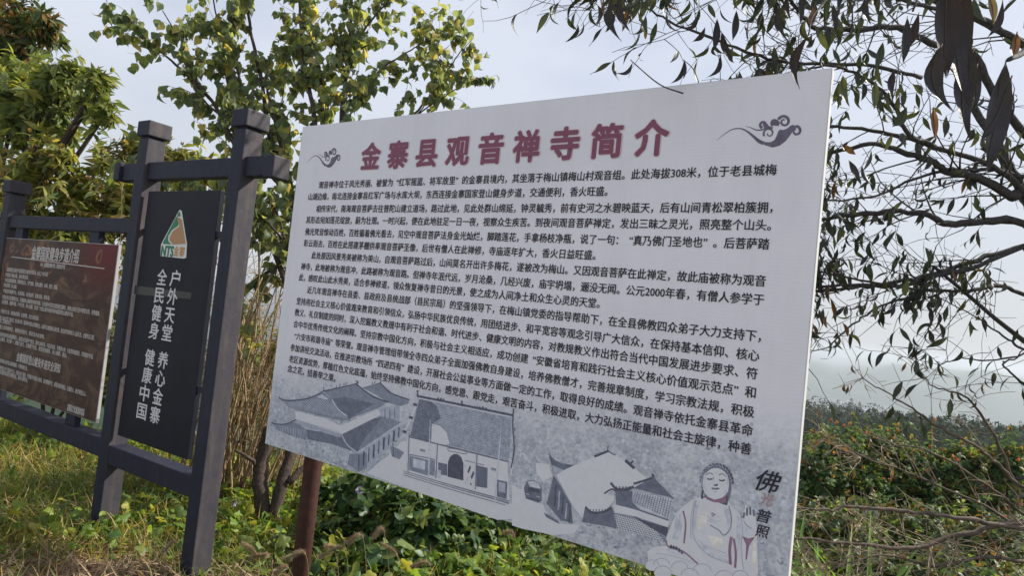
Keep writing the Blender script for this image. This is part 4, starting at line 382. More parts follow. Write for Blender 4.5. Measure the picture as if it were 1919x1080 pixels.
def star_leaf(lobes, depth):
    n=20; out=[]
    for i in range(n+1):
        a = R(-158+316*i/n); b = abs(a)
        r = .50+.13*math.cos(lobes*a*.9)*depth*1.6+.08*math.cos(a)
        out.append((math.sin(a)*r, .42+math.cos(a)*r, -.16*abs(math.sin(a))**1.5-.12*max(0,math.cos(a))*r+.03*math.sin(5*a)))
    V = [(0, .42, .04), (0, .12, 0)]+out
    T = [(0, i+3, i+2) for i in range(n)]+[(0, 1, n+2), (0, 2, 1)]
    return np.array(V), np.array(T)
LOBED = [star_leaf(5, .62), star_leaf(3, .7), star_leaf(3, .8)]

def frames(D_, Nn):
    D_ = D_/np.linalg.norm(D_, axis=1, keepdims=True)
    X = np.cross(D_, Nn); X /= np.linalg.norm(X, axis=1, keepdims=True)+1e-9
    Z = np.cross(X, D_)
    return np.stack([X, D_, Z], axis=2)
class Leaves:
    def __init__(s): s.p=[]; s.d=[]; s.n=[]; s.s=[]; s.t=[]; s.m=[]; s.c=[]
    def add(s, p, d, n, sc, t, m, c=0): s.p.append(p); s.d.append(d); s.n.append(n); s.s.append(sc); s.t.append(t); s.m.append(m); s.c.append(c)
    def arrays(s): return np.array(s.p,float), np.array(s.d,float), np.array(s.n,float), np.array(s.s,float), np.array(s.t), np.array(s.m)
def cloud_mesh(name, tpls, mats, P, F, sc, t, m):
    Vs=[]; Ts=[]; Ms=[]; off=0
    for k,(V,T) in enumerate(tpls):
        ix = np.nonzero(t==k)[0]
        if not len(ix): continue
        W = np.einsum('mij,nj->mni', F[ix], V)*sc[ix][:,None,None]+P[ix][:,None,:]
        Vs.append(W.reshape(-1,3)); Ts.append((T[None]+ (np.arange(len(ix))*len(V))[:,None,None]+off).reshape(-1,3))
        Ms.append(np.repeat(m[ix], len(T))); off += len(ix)*len(V)
    return tri_mesh(name, np.concatenate(Vs), np.concatenate(Ts), mats, np.concatenate(Ms))
_leafmesh = {}
def emit_leaves(root, lv, tpls, mats, key, parts=300, pname='leaf', sname='foliage'):
    """the leaves that show largest become parts, the rest one mass"""
    if not lv.p: return
    P, D_, Nn, sc, t, m = lv.arrays(); F = frames(D_, Nn)
    o = np.array(root.location); rel = P-EYE; dep = rel@_f
    sx = (rel@RT)/np.maximum(dep,.1)*1210; sy = (rel@UP)/np.maximum(dep,.1)*1210
    app = np.where((np.abs(sx)<975)&(np.abs(sy)<555)&(dep>.2), sc/np.maximum(dep,.2), 0)
    if parts:
        order = np.argsort(-app); pick = order[:parts]; pick = pick[app[pick]*1210 > 9]
    else: pick = np.array([], int)
    rest = np.ones(len(P), bool); rest[pick] = False
    for i in pick:
        k = (key, int(t[i]), int(m[i]))
        if k not in _leafmesh:
            V,T = tpls[t[i]]; _leafmesh[k] = tri_mesh(pname, V, T, [mats[m[i]]])
        ob = bpy.data.objects.new(pname, _leafmesh[k])
        Mx = np.eye(4); Mx[:3,:3] = F[i]*sc[i]; Mx[:3,3] = P[i]-o
        link(ob, root); ob.matrix_basis = Matrix(Mx.tolist())
    if rest.any():
        me = cloud_mesh(sname, tpls, mats, P[rest]-o, F[rest], sc[rest], t[rest], m[rest])
        tag(link(bpy.data.objects.new(sname, me), root), kind='stuff')
def smooth_path(pts, sub=4):
    P = np.array(pts, float)
    if len(P) < 3: return np.array([P[0]+(P[-1]-P[0])*i/sub for i in range(sub+1)])
    Q = np.vstack([2*P[0]-P[1], P, 2*P[-1]-P[-2]]); out = []
    for i in range(1, len(Q)-2):
        for k in range(sub):
            t = k/sub; a,b,c,d = Q[i-1],Q[i],Q[i+1],Q[i+2]
            out.append(.5*((2*b)+(-a+c)*t+(2*a-5*b+4*c-d)*t*t+(-a+3*b-3*c+d)*t**3))
    out.append(P[-1]); return np.array(out)
class Tubes:
    def __init__(s): s.V=[]; s.T=[]; s.n=0
    def add(s, P, r0, r1, k=6, knob=0):
        P = np.asarray(P,float); n = len(P); tg = np.gradient(P, axis=0); tg /= np.linalg.norm(tg,axis=1,keepdims=True)+1e-9
        ref = np.array([0,0,1.]) if abs(tg[0][2])<.9 else np.array([1.,0,0])
        X = np.cross(tg, ref); X /= np.linalg.norm(X,axis=1,keepdims=True)+1e-9; Y = np.cross(tg, X)
        r = np.linspace(r0, r1, n)
        if knob: r = r*(1+knob*rng.standard_normal(n))
        a = np.arange(k)*2*np.pi/k
        V = P[:,None,:]+r[:,None,None]*(np.cos(a)[None,:,None]*X[:,None,:]+np.sin(a)[None,:,None]*Y[:,None,:])
        s.V.append(V.reshape(-1,3)); i,j = np.meshgrid(np.arange(n-1), np.arange(k), indexing='ij'); j2=(j+1)%k
        A=i*k+j; B=i*k+j2; C=A+k; Dd=B+k
        s.T.append(np.stack([A,Dd,B],-1).reshape(-1,3)+s.n); s.T.append(np.stack([A,C,Dd],-1).reshape(-1,3)+s.n)
        cap0 = np.array([[0,j_,j_+1] for j_ in range(1,k-1)])+s.n; s.T.append(cap0); s.T.append(cap0[:,::-1]+(n-1)*k); s.n += n*k
    def build(s, name, m, parent, origin=(0,0,0), stuff=False):
        if not s.V: return None
        me = tri_mesh(name, np.concatenate(s.V)-np.array(origin), np.concatenate(s.T), [m]); o = link(bpy.data.objects.new(name, me), parent)
        if stuff: tag(o, kind='stuff')
        return o
def unit(v): v=np.asarray(v,float); return v/(np.linalg.norm(v)+1e-9)
def wander(start, d, L, n=5, wig=.25, grav=0.):
    P=[np.array(start,float)]; d=unit(d)
    for i in range(n):
        d = unit(d+wig*rng.standard_normal(3)/math.sqrt(n)+np.array([0,0,-grav/n])); P.append(P[-1]+d*L/n)
    return np.array(P)

def box_bm(x0,y0,z0,x1,y1,z1,bev=.004):
    import bmesh
    bm = bmesh.new(); bmesh.ops.create_cube(bm, size=1)
    for v in bm.verts: v.co = Vector(((x0+x1)/2+v.co.x*(x1-x0), (y0+y1)/2+v.co.y*(y1-y0), (z0+z1)/2+v.co.z*(z1-z0)))
    if bev: bmesh.ops.bevel(bm, geom=bm.edges[:]+bm.verts[:], offset=bev, segments=2, affect='EDGES', profile=.6)
    return bm
def box(name, m, parent, x0,y0,z0,x1,y1,z1,bev=.004):
    bm = box_bm(x0,y0,z0,x1,y1,z1,bev); me = bpy.data.meshes.new(name); bm.to_mesh(me); bm.free(); me.materials.append(m)
    return link(bpy.data.objects.new(name, me), parent)
def paint_sun_side(o):
    # right-hand faces take a lighter copy of the paint, sunlight put into the colour
    o.data.materials.append(SUNLIT_PAINT)
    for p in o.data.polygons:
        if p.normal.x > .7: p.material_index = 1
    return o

# ------------------------------------------------------------------ ground
def hnoise(x,y):
    return np.sin(x*.9+1.3)*np.cos(y*1.1+.4)*.5+np.sin(x*2.3+y*1.7)*.25+np.sin(x*4.1-y*3.3)*.12
def smooth(t): t=np.clip(t,0,1); return t*t*(3-2*t)
def height(x,y):
    x=np.asarray(x,float); y=np.asarray(y,float); r=np.hypot(x,y)
    edge = 5.4+np.clip(-x-1,0,6)*.25; d = np.maximum(0, y-edge)
    z = -.33*np.minimum(d,20)+0*x
    z = np.where(d>20, -6.6-(np.minimum(d,140)-20)*.17, z)
    z = np.where(d>140, -27-(np.minimum(d,290)-140)*.045, z)
    z = np.where(d>290, -33.7-smooth((d-290)/800)*118, z)
    far = smooth((r-2100)/600); az = np.arctan2(x,y)
    ridge = 96+22*np.sin(az*9+1.2)+13*np.sin(az*23+.5)+7*np.sin(az*61)+4*np.sin(az*130)
    z = z+np.where(y>0, far*(ridge-smooth((r-3000)/2500)*20), 0)
    near = np.exp(-r/9)
    return z+.05*hnoise(x*1.3,y*1.3)*smooth(r/3)*np.where(r<60,1,0)+np.where(r>25, hnoise(x*.06,y*.06)*1.2*smooth((r-25)/60), 0)
rad = np.concatenate([np.linspace(0.3,12,70), np.geomspace(12.3,9000,150)])
az = np.concatenate([np.arange(-180,-52,4.), np.arange(-52,52,.4), np.arange(52,180,4.)])
RR, AA = np.meshgrid(rad, np.radians(az), indexing='ij'); X=RR*np.sin(AA); Y=RR*np.cos(AA); Z=height(X,Y)
na=len(az); V=np.stack([X,Y,Z],-1).reshape(-1,3); i,j=np.meshgrid(np.arange(len(rad)-1),np.arange(na),indexing='ij'); j2=(j+1)%na
A=i*na+j;B=i*na+j2;C=A+na;Dd=B+na
T=np.concatenate([np.stack([A,B,Dd],-1).reshape(-1,3),np.stack([A,Dd,C],-1).reshape(-1,3)])
V=np.vstack([V,[[0,0,0]]]); c=len(V)-1; T=np.vstack([T,[[c,(k+1)%na,k] for k in range(na)]])
gm = mat('soil', (.10,.065,.04), .95, .1); t=gm.node_tree; n=t.nodes; l=t.links; b=n['Principled BSDF']
ge=n.new('ShaderNodeNewGeometry'); x1=n.new('ShaderNodeTexNoise'); x1.inputs['Scale'].default_value=2.2; x1.inputs['Detail'].default_value=9; x1.inputs['Roughness'].default_value=.7
r1=n.new('ShaderNodeValToRGB'); e=r1.color_ramp.elements; e[0].position=.35; e[0].color=(.06,.045,.025,1); e[1].position=.7; e[1].color=(.20,.13,.08,1); k=e.new(.52); k.color=(.09,.085,.03,1)
x2=n.new('ShaderNodeTexNoise'); x2.inputs['Scale'].default_value=.006; x2.inputs['Detail'].default_value=8; x2.inputs['Roughness'].default_value=.65
r2=n.new('ShaderNodeValToRGB'); e=r2.color_ramp.elements; e[0].position=.45; e[0].color=(.03,.05,.03,1); e[1].position=.75; e[1].color=(.13,.15,.10,1); k=e.new(.6); k.color=(.06,.085,.05,1)
ln=n.new('ShaderNodeVectorMath'); ln.operation='LENGTH'; mr=n.new('ShaderNodeMapRange'); mr.inputs[1].default_value=12; mr.inputs[2].default_value=40
mxn=n.new('ShaderNodeMix'); mxn.data_type='RGBA'
l.new(ge.outputs['Position'],x1.inputs['Vector']); l.new(ge.outputs['Position'],x2.inputs['Vector']); l.new(ge.outputs['Position'],ln.inputs[0]); l.new(ln.outputs['Value'],mr.inputs[0])
l.new(x1.outputs[0],r1.inputs[0]); l.new(x2.outputs[0],r2.inputs[0]); l.new(mr.outputs[0],mxn.inputs[0]); l.new(r1.outputs[0],mxn.inputs[6]); l.new(r2.outputs[0],mxn.inputs[7]); l.new(mxn.outputs[2],b.inputs['Base Color'])
bp=n.new('ShaderNodeBump'); bp.inputs['Strength'].default_value=.8; bp.inputs['Distance'].default_value=.03; l.new(x1.outputs[0],bp.inputs['Height']); l.new(bp.outputs[0],b.inputs['Normal'])
ground = link(bpy.data.objects.new('ground', tri_mesh('ground', V, T, [gm]))); tag(ground,'soil and grass hilltop falling away to a hazy valley','ground',kind='structure')

# pale walkway out of view, added to bounce light onto the billboard
pm = mat('pale_bounce_path', (.42,.40,.37), .9, .2, noise=(.50,.48,.45), bump=.3, nscale=3)
pn=np.array([.5534,.8329]); pu=np.array([.8329,-.5534]); c0=np.array([-.9,3.04]); V=[];T=[]
for i_ in range(41):
    for j_ in range(13):
        q=c0+pu*(-11+22*i_/40)-pn*(1.5+4.5*j_/12); V.append((q[0],q[1],float(height(q[0],q[1]))+.05 if False else .075))
for i_ in range(40):
    for j_ in range(12): a_=i_*13+j_; T+=[(a_,a_+1,a_+14),(a_,a_+14,a_+13)]
tag(link(bpy.data.objects.new('path',tri_mesh('path',V,T,[pm],smooth=False))),'unseen pale path added in front of the boards to bounce light','path',kind='structure')

# haze: closed box, the world sky lies outside it
hz = box('haze', None, None, -9500,-9500,-200, 9500,9500,14, 0); hm = bpy.data.materials.new('haze_air'); hm.use_nodes=True
hm.node_tree.nodes.clear(); ho=hm.node_tree.nodes.new('ShaderNodeOutputMaterial'); pv=hm.node_tree.nodes.new('ShaderNodeVolumePrincipled')
pv.inputs['Color'].default_value=(.70,.77,.84,1); pv.inputs['Density'].default_value=.0004; pv.inputs['Anisotropy'].default_value=.35
hm.node_tree.links.new(pv.outputs[0],ho.inputs['Volume']); hz.data.materials.clear(); hz.data.materials.append(hm)
tag(hz,'pale blue haze over the valley','haze',kind='stuff')

# ------------------------------------------------------------------ billboard
PAL = {k: mat('print_'+n_, c, .55, .25, noise=tuple(v*1.4 for v in c) if k!='w' else tuple(v*.93 for v in c), nscale=34) for k,n_,c in (('d0','charcoal',(.085,.09,.125)),('d1','slate',(.14,.152,.205)),('d2','grey',(.215,.235,.30)),('l1','pale_grey',(.36,.38,.46)),('l2','silver',(.48,.50,.57)),('w','white',(.70,.70,.745)),('pu','plum',(.24,.14,.21)),('or','ornament',(.12,.105,.15)),('oc','ivory',(.66,.64,.60)))}
INK = mat('black_ink', (.022,.02,.032), .5, .3); MAROON = mat('maroon_ink', (.225,.075,.12), .5, .3); HALO = mat('pink_outline', (.62,.50,.56), .5, .3)
def board_print():
    m = bpy.data.materials.new('printed_banner'); m.use_nodes=True; t=m.node_tree; n=t.nodes; l=t.links; b=n['Principled BSDF']
    b.inputs['Roughness'].default_value=.5; b.inputs['Specular IOR Level'].default_value=.35
    tc=n.new('ShaderNodeTexCoord'); sp=n.new('ShaderNodeSeparateXYZ'); l.new(tc.outputs['Object'],sp.inputs[0])
    def nz(scale, det, rough, sc=(1,1,1)):
        mpn=n.new('ShaderNodeMapping'); mpn.inputs['Scale'].default_value=sc; x=n.new('ShaderNodeTexNoise'); x.inputs['Scale'].default_value=scale; x.inputs['Detail'].default_value=det; x.inputs['Roughness'].default_value=rough
        l.new(tc.outputs['Object'],mpn.inputs[0]); l.new(mpn.outputs[0],x.inputs['Vector']); return x.outputs[0]
    def math_(op,a,b_):
        q=n.new('ShaderNodeMath'); q.operation=op
        for i_,v in enumerate((a,b_)):
            if isinstance(v,(int,float)): q.inputs[i_].default_value=v
            else: l.new(v,q.inputs[i_])
        return q.outputs[0]
    # height of the fading edge rises to the right
    edge=math_('ADD',math_('MULTIPLY',sp.outputs[0],.07),1.20); edge=math_('ADD',edge,math_('MULTIPLY',nz(3,3,.5),.12))
    mr=n.new('ShaderNodeMapRange'); mr.interpolation_type='SMOOTHSTEP'; l.new(math_('SUBTRACT',edge,sp.outputs[2]),mr.inputs[0]); mr.inputs[1].default_value=-.04; mr.inputs[2].default_value=.34
    vo=n.new('ShaderNodeTexVoronoi'); vo.inputs['Scale'].default_value=70; l.new(tc.outputs['Object'],vo.inputs['Vector'])
    tex=math_('ADD',math_('ADD',math_('MULTIPLY',nz(24,5,.62),.50),math_('MULTIPLY',nz(85,3,.6),.25)),math_('MULTIPLY',vo.outputs[0],.20)); tex=math_('ADD',tex,math_('MULTIPLY',nz(4,3,.5,(1,1,2.5)),.35))
    cr=n.new('ShaderNodeValToRGB'); e=cr.color_ramp.elements; e[0].position=.46; e[0].color=(.23,.25,.31,1); e[1].position=.76; e[1].color=(.61,.63,.68,1); k=e.new(.62); k.color=(.42,.45,.52,1); l.new(tex,cr.inputs[0])
    mx=n.new('ShaderNodeMix'); mx.data_type='RGBA'; mx.inputs[6].default_value=(.76,.755,.81,1)
    l.new(math_('MULTIPLY',mr.outputs[0],.92),mx.inputs[0]); l.new(cr.outputs[0],mx.inputs[7])
    # light soiling
    mz=n.new('ShaderNodeMix'); mz.data_type='RGBA'; mz.blend_type='MULTIPLY'; mz.inputs[0].default_value=1; l.new(mx.outputs[2],mz.inputs[6])
    c2=n.new('ShaderNodeValToRGB'); c2.color_ramp.elements[0].position=.36; c2.color_ramp.elements[0].color=(.90,.895,.90,1); c2.color_ramp.elements[1].position=.6; l.new(math_('ADD',math_('MULTIPLY',nz(1.4,5,.6),.6),math_('MULTIPLY',nz(9,6,.7,(1,1,.12)),.4)),c2.inputs[0]); l.new(c2.outputs[0],mz.inputs[7]); l.new(mz.outputs[2],b.inputs['Base Color'])
    # ribs of the corrugated sheet behind the banner
    wv=math_('SINE',math_('MULTIPLY',sp.outputs[2],480.),0); bp=n.new('ShaderNodeBump'); bp.inputs['Strength'].default_value=.035; bp.inputs['Distance'].default_value=.004
    l.new(math_('ADD',wv,math_('MULTIPLY',nz(2.5,2,.5),6.)),bp.inputs['Height']); l.new(bp.outputs[0],b.inputs['Normal'])
    return m
BX,BY,BYAW = -1.04468, 3.52945, R(-33.6)
bb = empty('billboard', (BX*.86,BY*.86,1.6*.14), BYAW); bb.scale = (.86,.86,.86)
tag(bb,'large white printed billboard with maroon title on rusty pipe legs','billboard')
U0,U1,Z0,Z1 = -.3085, 2.4655, .718, 2.548
WHITEM = mat('white_sheet_metal', (.62,.63,.64), .5, .4)
panel = box('panel', WHITEM, bb, U0,0,Z0, U1,.042,Z1, .003)
import bmesh
bmf = bmesh.new()
nx, nz_ = 40, 26; grid=[[bmf.verts.new((U0+.004+(U1-U0-.008)*i/nx, -.0012-.0022*max(0,math.sin(i*.9+j*.3))*0, Z0+.004+(Z1-Z0-.008)*j/nz_)) for j in range(nz_+1)] for i in range(nx+1)]
for i in range(nx):
    for j in range(nz_): bmf.faces.new((grid[i][j],grid[i+1][j],grid[i+1][j+1],grid[i][j+1]))
me=bpy.data.meshes.new('banner'); bmf.to_mesh(me); bmf.free(); me.materials.append(board_print()); banner=link(bpy.data.objects.new('banner',me),bb)
def flat(name, items, parent, y0=-.0016, step=.00016, mats=PAL):
    """flat print in the X-Z plane of the board, each layer a hair in front of the last"""
    bm=bmesh.new(); keys=[]; cnt={}
    def slot(k):
        if k not in keys: keys.append(k)
        return keys.index(k)
    seq=[0]
    def face(pts,k,lay):
        seq[0]+=1; y=y0-(lay+ (seq[0]%6)*.15)*step
        if sum(pts[i][0]*pts[(i+1)%len(pts)][1]-pts[(i+1)%len(pts)][0]*pts[i][1] for i in range(len(pts)))<0: pts=pts[::-1]
        try: f=bm.faces.new([bm.verts.new((p[0],y,p[1])) for p in pts])
        except Exception: return
        f.material_index=slot(k)
    def strip(pts,k,lay,ws):
        P=np.array(pts,float); tg=np.gradient(P,axis=0); tg/=np.linalg.norm(tg,axis=1,keepdims=True)+1e-9; nn=np.stack([-tg[:,1],tg[:,0]],1)
        seq[0]+=1; y=y0-(lay+(seq[0]%6)*.15)*step; w_=np.array(ws)[:,None]/2; a=[bm.verts.new((*q,)) for q in [(p[0],y,p[1]) for p in P+nn*w_]]; b=[bm.verts.new((p[0],y,p[1])) for p in P-nn*w_]
        for i in range(len(P)-1):
            f=bm.faces.new((b[i],b[i+1],a[i+1],a[i])); f.material_index=slot(k)
    def sm(pts,sub=4):
        Q=smooth_path([(p[0],p[1],0) for p in pts],sub); return Q[:,:2]
    for it in items:
        if it[0]=='p': face([tuple(p) for p in it[2]],it[1],it[3])
        elif it[0]=='s':
            P=it[2] if len(it[2])<3 else sm(it[2]); strip(P,it[1],it[3],[it[4]]*len(P))
        elif it[0]=='t':
            P=sm(it[2],3); w_=np.interp(np.linspace(0,1,len(P)),np.linspace(0,1,len(it[4])),it[4]); strip(P,it[1],it[3],w_)
        elif it[0]=='h':
            a,b,c,d=[np.array(p) for p in it[2]]; n_=it[5]
            for i in range(n_):
                s=(i+.5)/n_; strip([a+(b-a)*s, c+(d-c)*s] if False else [a+(b-a)*s,c+(d-c)*s],it[1],it[3],[it[4]]*2)
        elif it[0]=='b':
            a,b,c,d=[np.array(p) for p in it[2]]; rr=random.Random(5)
            for row in range(24):
                for col in range(46):
                    if rr.random()<.35: continue
                    s=(row+.5+rr.uniform(-.15,.15))/24; t0=(col+rr.random()*.5)/46; t1=t0+.013
                    p=lambda s_,t_:(a+(b-a)*t_)*(1-s_)+(c+(d-c)*t_)*s_
                    strip([p(s,t0),p(s,t1)],it[1],it[3],[.0035]*2)
    me=bpy.data.meshes.new(name); bm.to_mesh(me); bm.free()
    for k in keys: me.materials.append(mats[k])
    return link(bpy.data.objects.new(name,me),parent)
rr=random.Random(9); woods=[]
while len(woods)<2600:
    u_=rr.uniform(U0+.02,U1-.02); z_=rr.uniform(Z0+.012,1.18+.06*u_); top=1.16+.07*u_
    if rr.random()<((z_-.9)/(top-.9))**2 or z_>top: continue
    s_=rr.uniform(.006,.016); a0=rr.uniform(0,3); ring=[(u_+s_*math.cos(a0+k*.9)*rr.uniform(.6,1.1),z_+s_*.75*math.sin(a0+k*.9)*rr.uniform(.6,1.1)) for k in range(7)]
    if not all(U0+.004<q[0]<U1-.004 and q[1]>Z0+.004 for q in ring): continue
    woods.append(('p',rr.choice(['d2','l1','l1','l1','l2'] if z_<.95 else ['l1','l2','l2']),ring,0)); woods.append(('p',rr.choice(['l1','l2','l2']),[(u_+(q[0]-u_)*.6-.002,z_+(q[1]-z_)*.6+.003) for q in ring],1))
flat('printed_woods',woods,banner,step=.00008)
for nm,items in D['PICS'].items():
    if nm=='printed_cloud_ornament':
        flat(nm,items,banner)
        P=[p for it in items for p in it[2]]; cx=(min(p[0] for p in P)+max(p[0] for p in P))/2; cz=(min(p[1] for p in P)+max(p[1] for p in P))/2
        it2=[[it[0],it[1],[(-.0945+(p[0]-cx)*.95,2.348+(p[1]-cz)*.95) for p in it[2]],*it[3:]] for it in items]
        flat(nm,it2,banner)
    else: flat(nm,items,banner)
def text(name, s, parent, x0, x1, zc, size, m, y=-.0032, off=0., shear=0.):
    """lettering as flat print: x0..x1 = extent along the board, zc = centre height, off = extra stroke weight"""
    c=bpy.data.curves.new('t','FONT'); c.body=s; c.size=1; c.shear=shear; c.resolution_u=2; o=bpy.data.objects.new('t',c); COL.objects.link(o)
    bpy.context.view_layer.update(); me=bpy.data.meshes.new_from_object(o.evaluated_get(bpy.context.evaluated_depsgraph_get())); bpy.data.objects.remove(o); bpy.data.curves.remove(c)
    n_=len(me.vertices); co=np.empty(n_*3,np.float32); me.vertices.foreach_get('co',co); co=co.reshape(-1,3); me.calc_loop_triangles()
    tr=np.empty(len(me.loop_triangles)*3,np.int32); me.loop_triangles.foreach_get('vertices',tr); tr=tr.reshape(-1,3); bpy.data.meshes.remove(me)
    a,b=co[:,0].min(),co[:,0].max(); sx=(x1-x0)/(b-a)
    X=x0+(co[:,0]-a)*sx; Zz=zc+(co[:,1]-.383)*size
    if off>.03: sh=[(math.cos(k*math.pi/4)*off*size,math.sin(k*math.pi/4)*off*size) for k in range(8)]+[(0,0)]
    elif off>0: sh=[(-off*size,0),(off*size,0),(0,off*size*.6),(0,-off*size*.6)]
    else: sh=[(0,0)]
    V=np.concatenate([np.stack([X+p,np.full(n_,y-k*.00006),Zz+q],1) for k,(p,q) in enumerate(sh)]); T=np.concatenate([tr+k*n_ for k in range(len(sh))])
    return link(bpy.data.objects.new(name,tri_mesh(name,V,T,[m],smooth=False)),parent)
for s,a,b,z in D['LINES']: text('lettering', s, banner, a, b, z, .0435, INK, off=.018)
for i,ch in enumerate('金寨县观音禅寺简介'):
    xc=.2815+(1.8365-.2815)*i/8
    text('title_character', ch, banner, xc-.070, xc+.070, 2.3445, .150, HALO, y=-.0022, off=.052)
    text('title_character', ch, banner, xc-.066, xc+.066, 2.3445, .150, MAROON, y=-.0032, off=.034)
FADE = mat('fading_ink', (.42,.27,.27), .5, .3)
for ch,xc,zc,sz,m,sh in D['CALLI']: text('calligraphy_character', ch, banner, xc-sz*.5, xc+sz*.5, zc, sz, {'i':INK,'f':FADE}[m], y=-.0042, off=.012, shear=sh)
RUST = mat('rusty_pipe', (.070,.026,.018), .75, .3, noise=(.035,.016,.014), bump=.5, nscale=26)
for u in (-.005, 2.16):
    tb=Tubes(); tb.add([(u,.10,z) for z in (-.7,.4,1.2,2.45)],.049,.049,20); tb.build('leg',RUST,bb)
for z in (1.0,2.2):
    tb=Tubes(); tb.add([(x,.052+.018,z) for x in (-.2,1.,2.4)],.018,.018,8); tb.build('cross_rail',RUST,bb)

# ------------------------------------------------------------------ framed notice stand
def painted(name, col, col2, dust, rough=.55):
    m = mat(name, col, rough, .25, noise=col2, bump=.25, nscale=18); t=m.node_tree; n=t.nodes; l=t.links; b=n['Principled BSDF']
    tcn=n.new('ShaderNodeTexCoord'); mpn=n.new('ShaderNodeMapping'); mpn.inputs['Scale'].default_value=(9,9,1.2); x=n.new('ShaderNodeTexNoise'); x.inputs['Scale'].default_value=2.4; x.inputs['Detail'].default_value=8; x.inputs['Roughness'].default_value=.7
    l.new(tcn.outputs['Object'],mpn.inputs[0]); l.new(mpn.outputs[0],x.inputs['Vector']); r=n.new('ShaderNodeValToRGB'); r.color_ramp.elements[0].position=.48; r.color_ramp.elements[1].position=.72; r.color_ramp.elements[0].color=(0,0,0,1); r.color_ramp.elements[1].color=(.75,.75,.75,1); l.new(x.outputs[0],r.inputs[0])
    mxx=n.new('ShaderNodeMix'); mxx.data_type='RGBA'; src=b.inputs['Base Color'].links[0].from_socket; l.new(src,mxx.inputs[6]); mxx.inputs[7].default_value=(*dust,1); l.new(r.outputs[0],mxx.inputs[0]); l.new(mxx.outputs[2],b.inputs['Base Color'])
    return m
PAINT = painted('weathered_dark_paint', (.022,.024,.043),(.019,.021,.036),(.038,.038,.048),.6)
SUNLIT_PAINT = painted('sunlit_side_paint', (.056,.051,.060),(.042,.040,.052),(.105,.084,.080),.6)  # lit copy of the dark paint, the sun's warmth mixed into its colour
FX,FY,FYAW = -1.60428,3.52597,R(-31.7)
fr = empty('notice_stand',(FX,FY,0),FYAW); tag(fr,'dark painted post and beam notice stand holding a black and a brown panel','notice stand')
def post(x, top, w_=.105):
    p=paint_sun_side(box('post',PAINT,fr,x,0,-.4,x+w_,.115,top-.10,.006))
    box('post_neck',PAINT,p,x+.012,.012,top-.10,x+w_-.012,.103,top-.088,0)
    paint_sun_side(box('post_cap',PAINT,p,x-.012,-.014,top-.088,x+w_+.018,.135,top+.008,.008)); return p
post(-.018,2.552); post(-.978,2.552); post(-2.825,2.212)
bm1=box('top_beam',PAINT,fr,-1.16,.022,2.192,.262,.094,2.300,.005)
paint_sun_side(box('beam_end',PAINT,bm1,.275,.002,2.178,.352,.108,2.296,.007)); box('beam_end',PAINT,bm1,-1.238,.002,2.190,-1.172,.108,2.308,.007)
box('beam_core',PAINT,bm1,.255,.035,2.2,.28,.08,2.285,0); box('beam_core',PAINT,bm1,-1.18,.035,2.2,-1.155,.08,2.285,0)
box('bottom_rail',PAINT,fr,-.875,.006,.424,-.016,.108,.540,.006)
box('upper_rail',PAINT,fr,-2.722,.018,1.852,-.976,.094,1.945,.005)
box('lower_rail',PAINT,fr,-2.722,.010,.445,-.976,.106,.560,.005)
# black panel
BLK = mat('black_panel_paint',(.017,.018,.028),.5,.15,noise=(.013,.014,.021),nscale=9,bump=.05)
bp_=box('black_panel',BLK,fr,-.842,.028,.606,-.112,.058,2.118,.003)
for z in (1.85,.98):
    box('bracket',PAINT,bp_,-.869,.034,z,-.840,.052,z+.035,.002); box('bracket',PAINT,bp_,-.114,.034,z,-.020,.052,z+.035,.002)
PW = mat('white_lettering',(.62,.62,.64),.5,.3)
for ch,xc,zc in D['BLACKTXT']: text('character', ch, bp_, xc-.049, xc+.049, zc, .104, PW, y=.0268, off=.022)
GREEN=mat('logo_green',(.03,.20,.10),.5,.3); OCH=mat('logo_ochre',(.42,.24,.12),.5,.3); OCH2=mat('logo_orange',(.55,.28,.10),.5,.3); CREAM=mat('logo_white',(.66,.66,.62),.5,.3); TAPE=mat('tape',(.036,.040,.036),.3,.5)
LM={'c':CREAM,'g':GREEN,'o':OCH,'q':OCH2,'t':TAPE}
flat('logo',D['LOGO'],bp_,y0=.0274,mats=LM)
text('logo_lettering','NTS',bp_,*D['NTS'][0:3],.088,GREEN,y=.0258,off=.034)
text('logo_lettering','金寨',bp_,*D['NTS'][3:6],.064,OCH2,y=.0258,off=.02)
flat('tape_strip',D['TAPE'],bp_,y0=.0276,mats=LM)
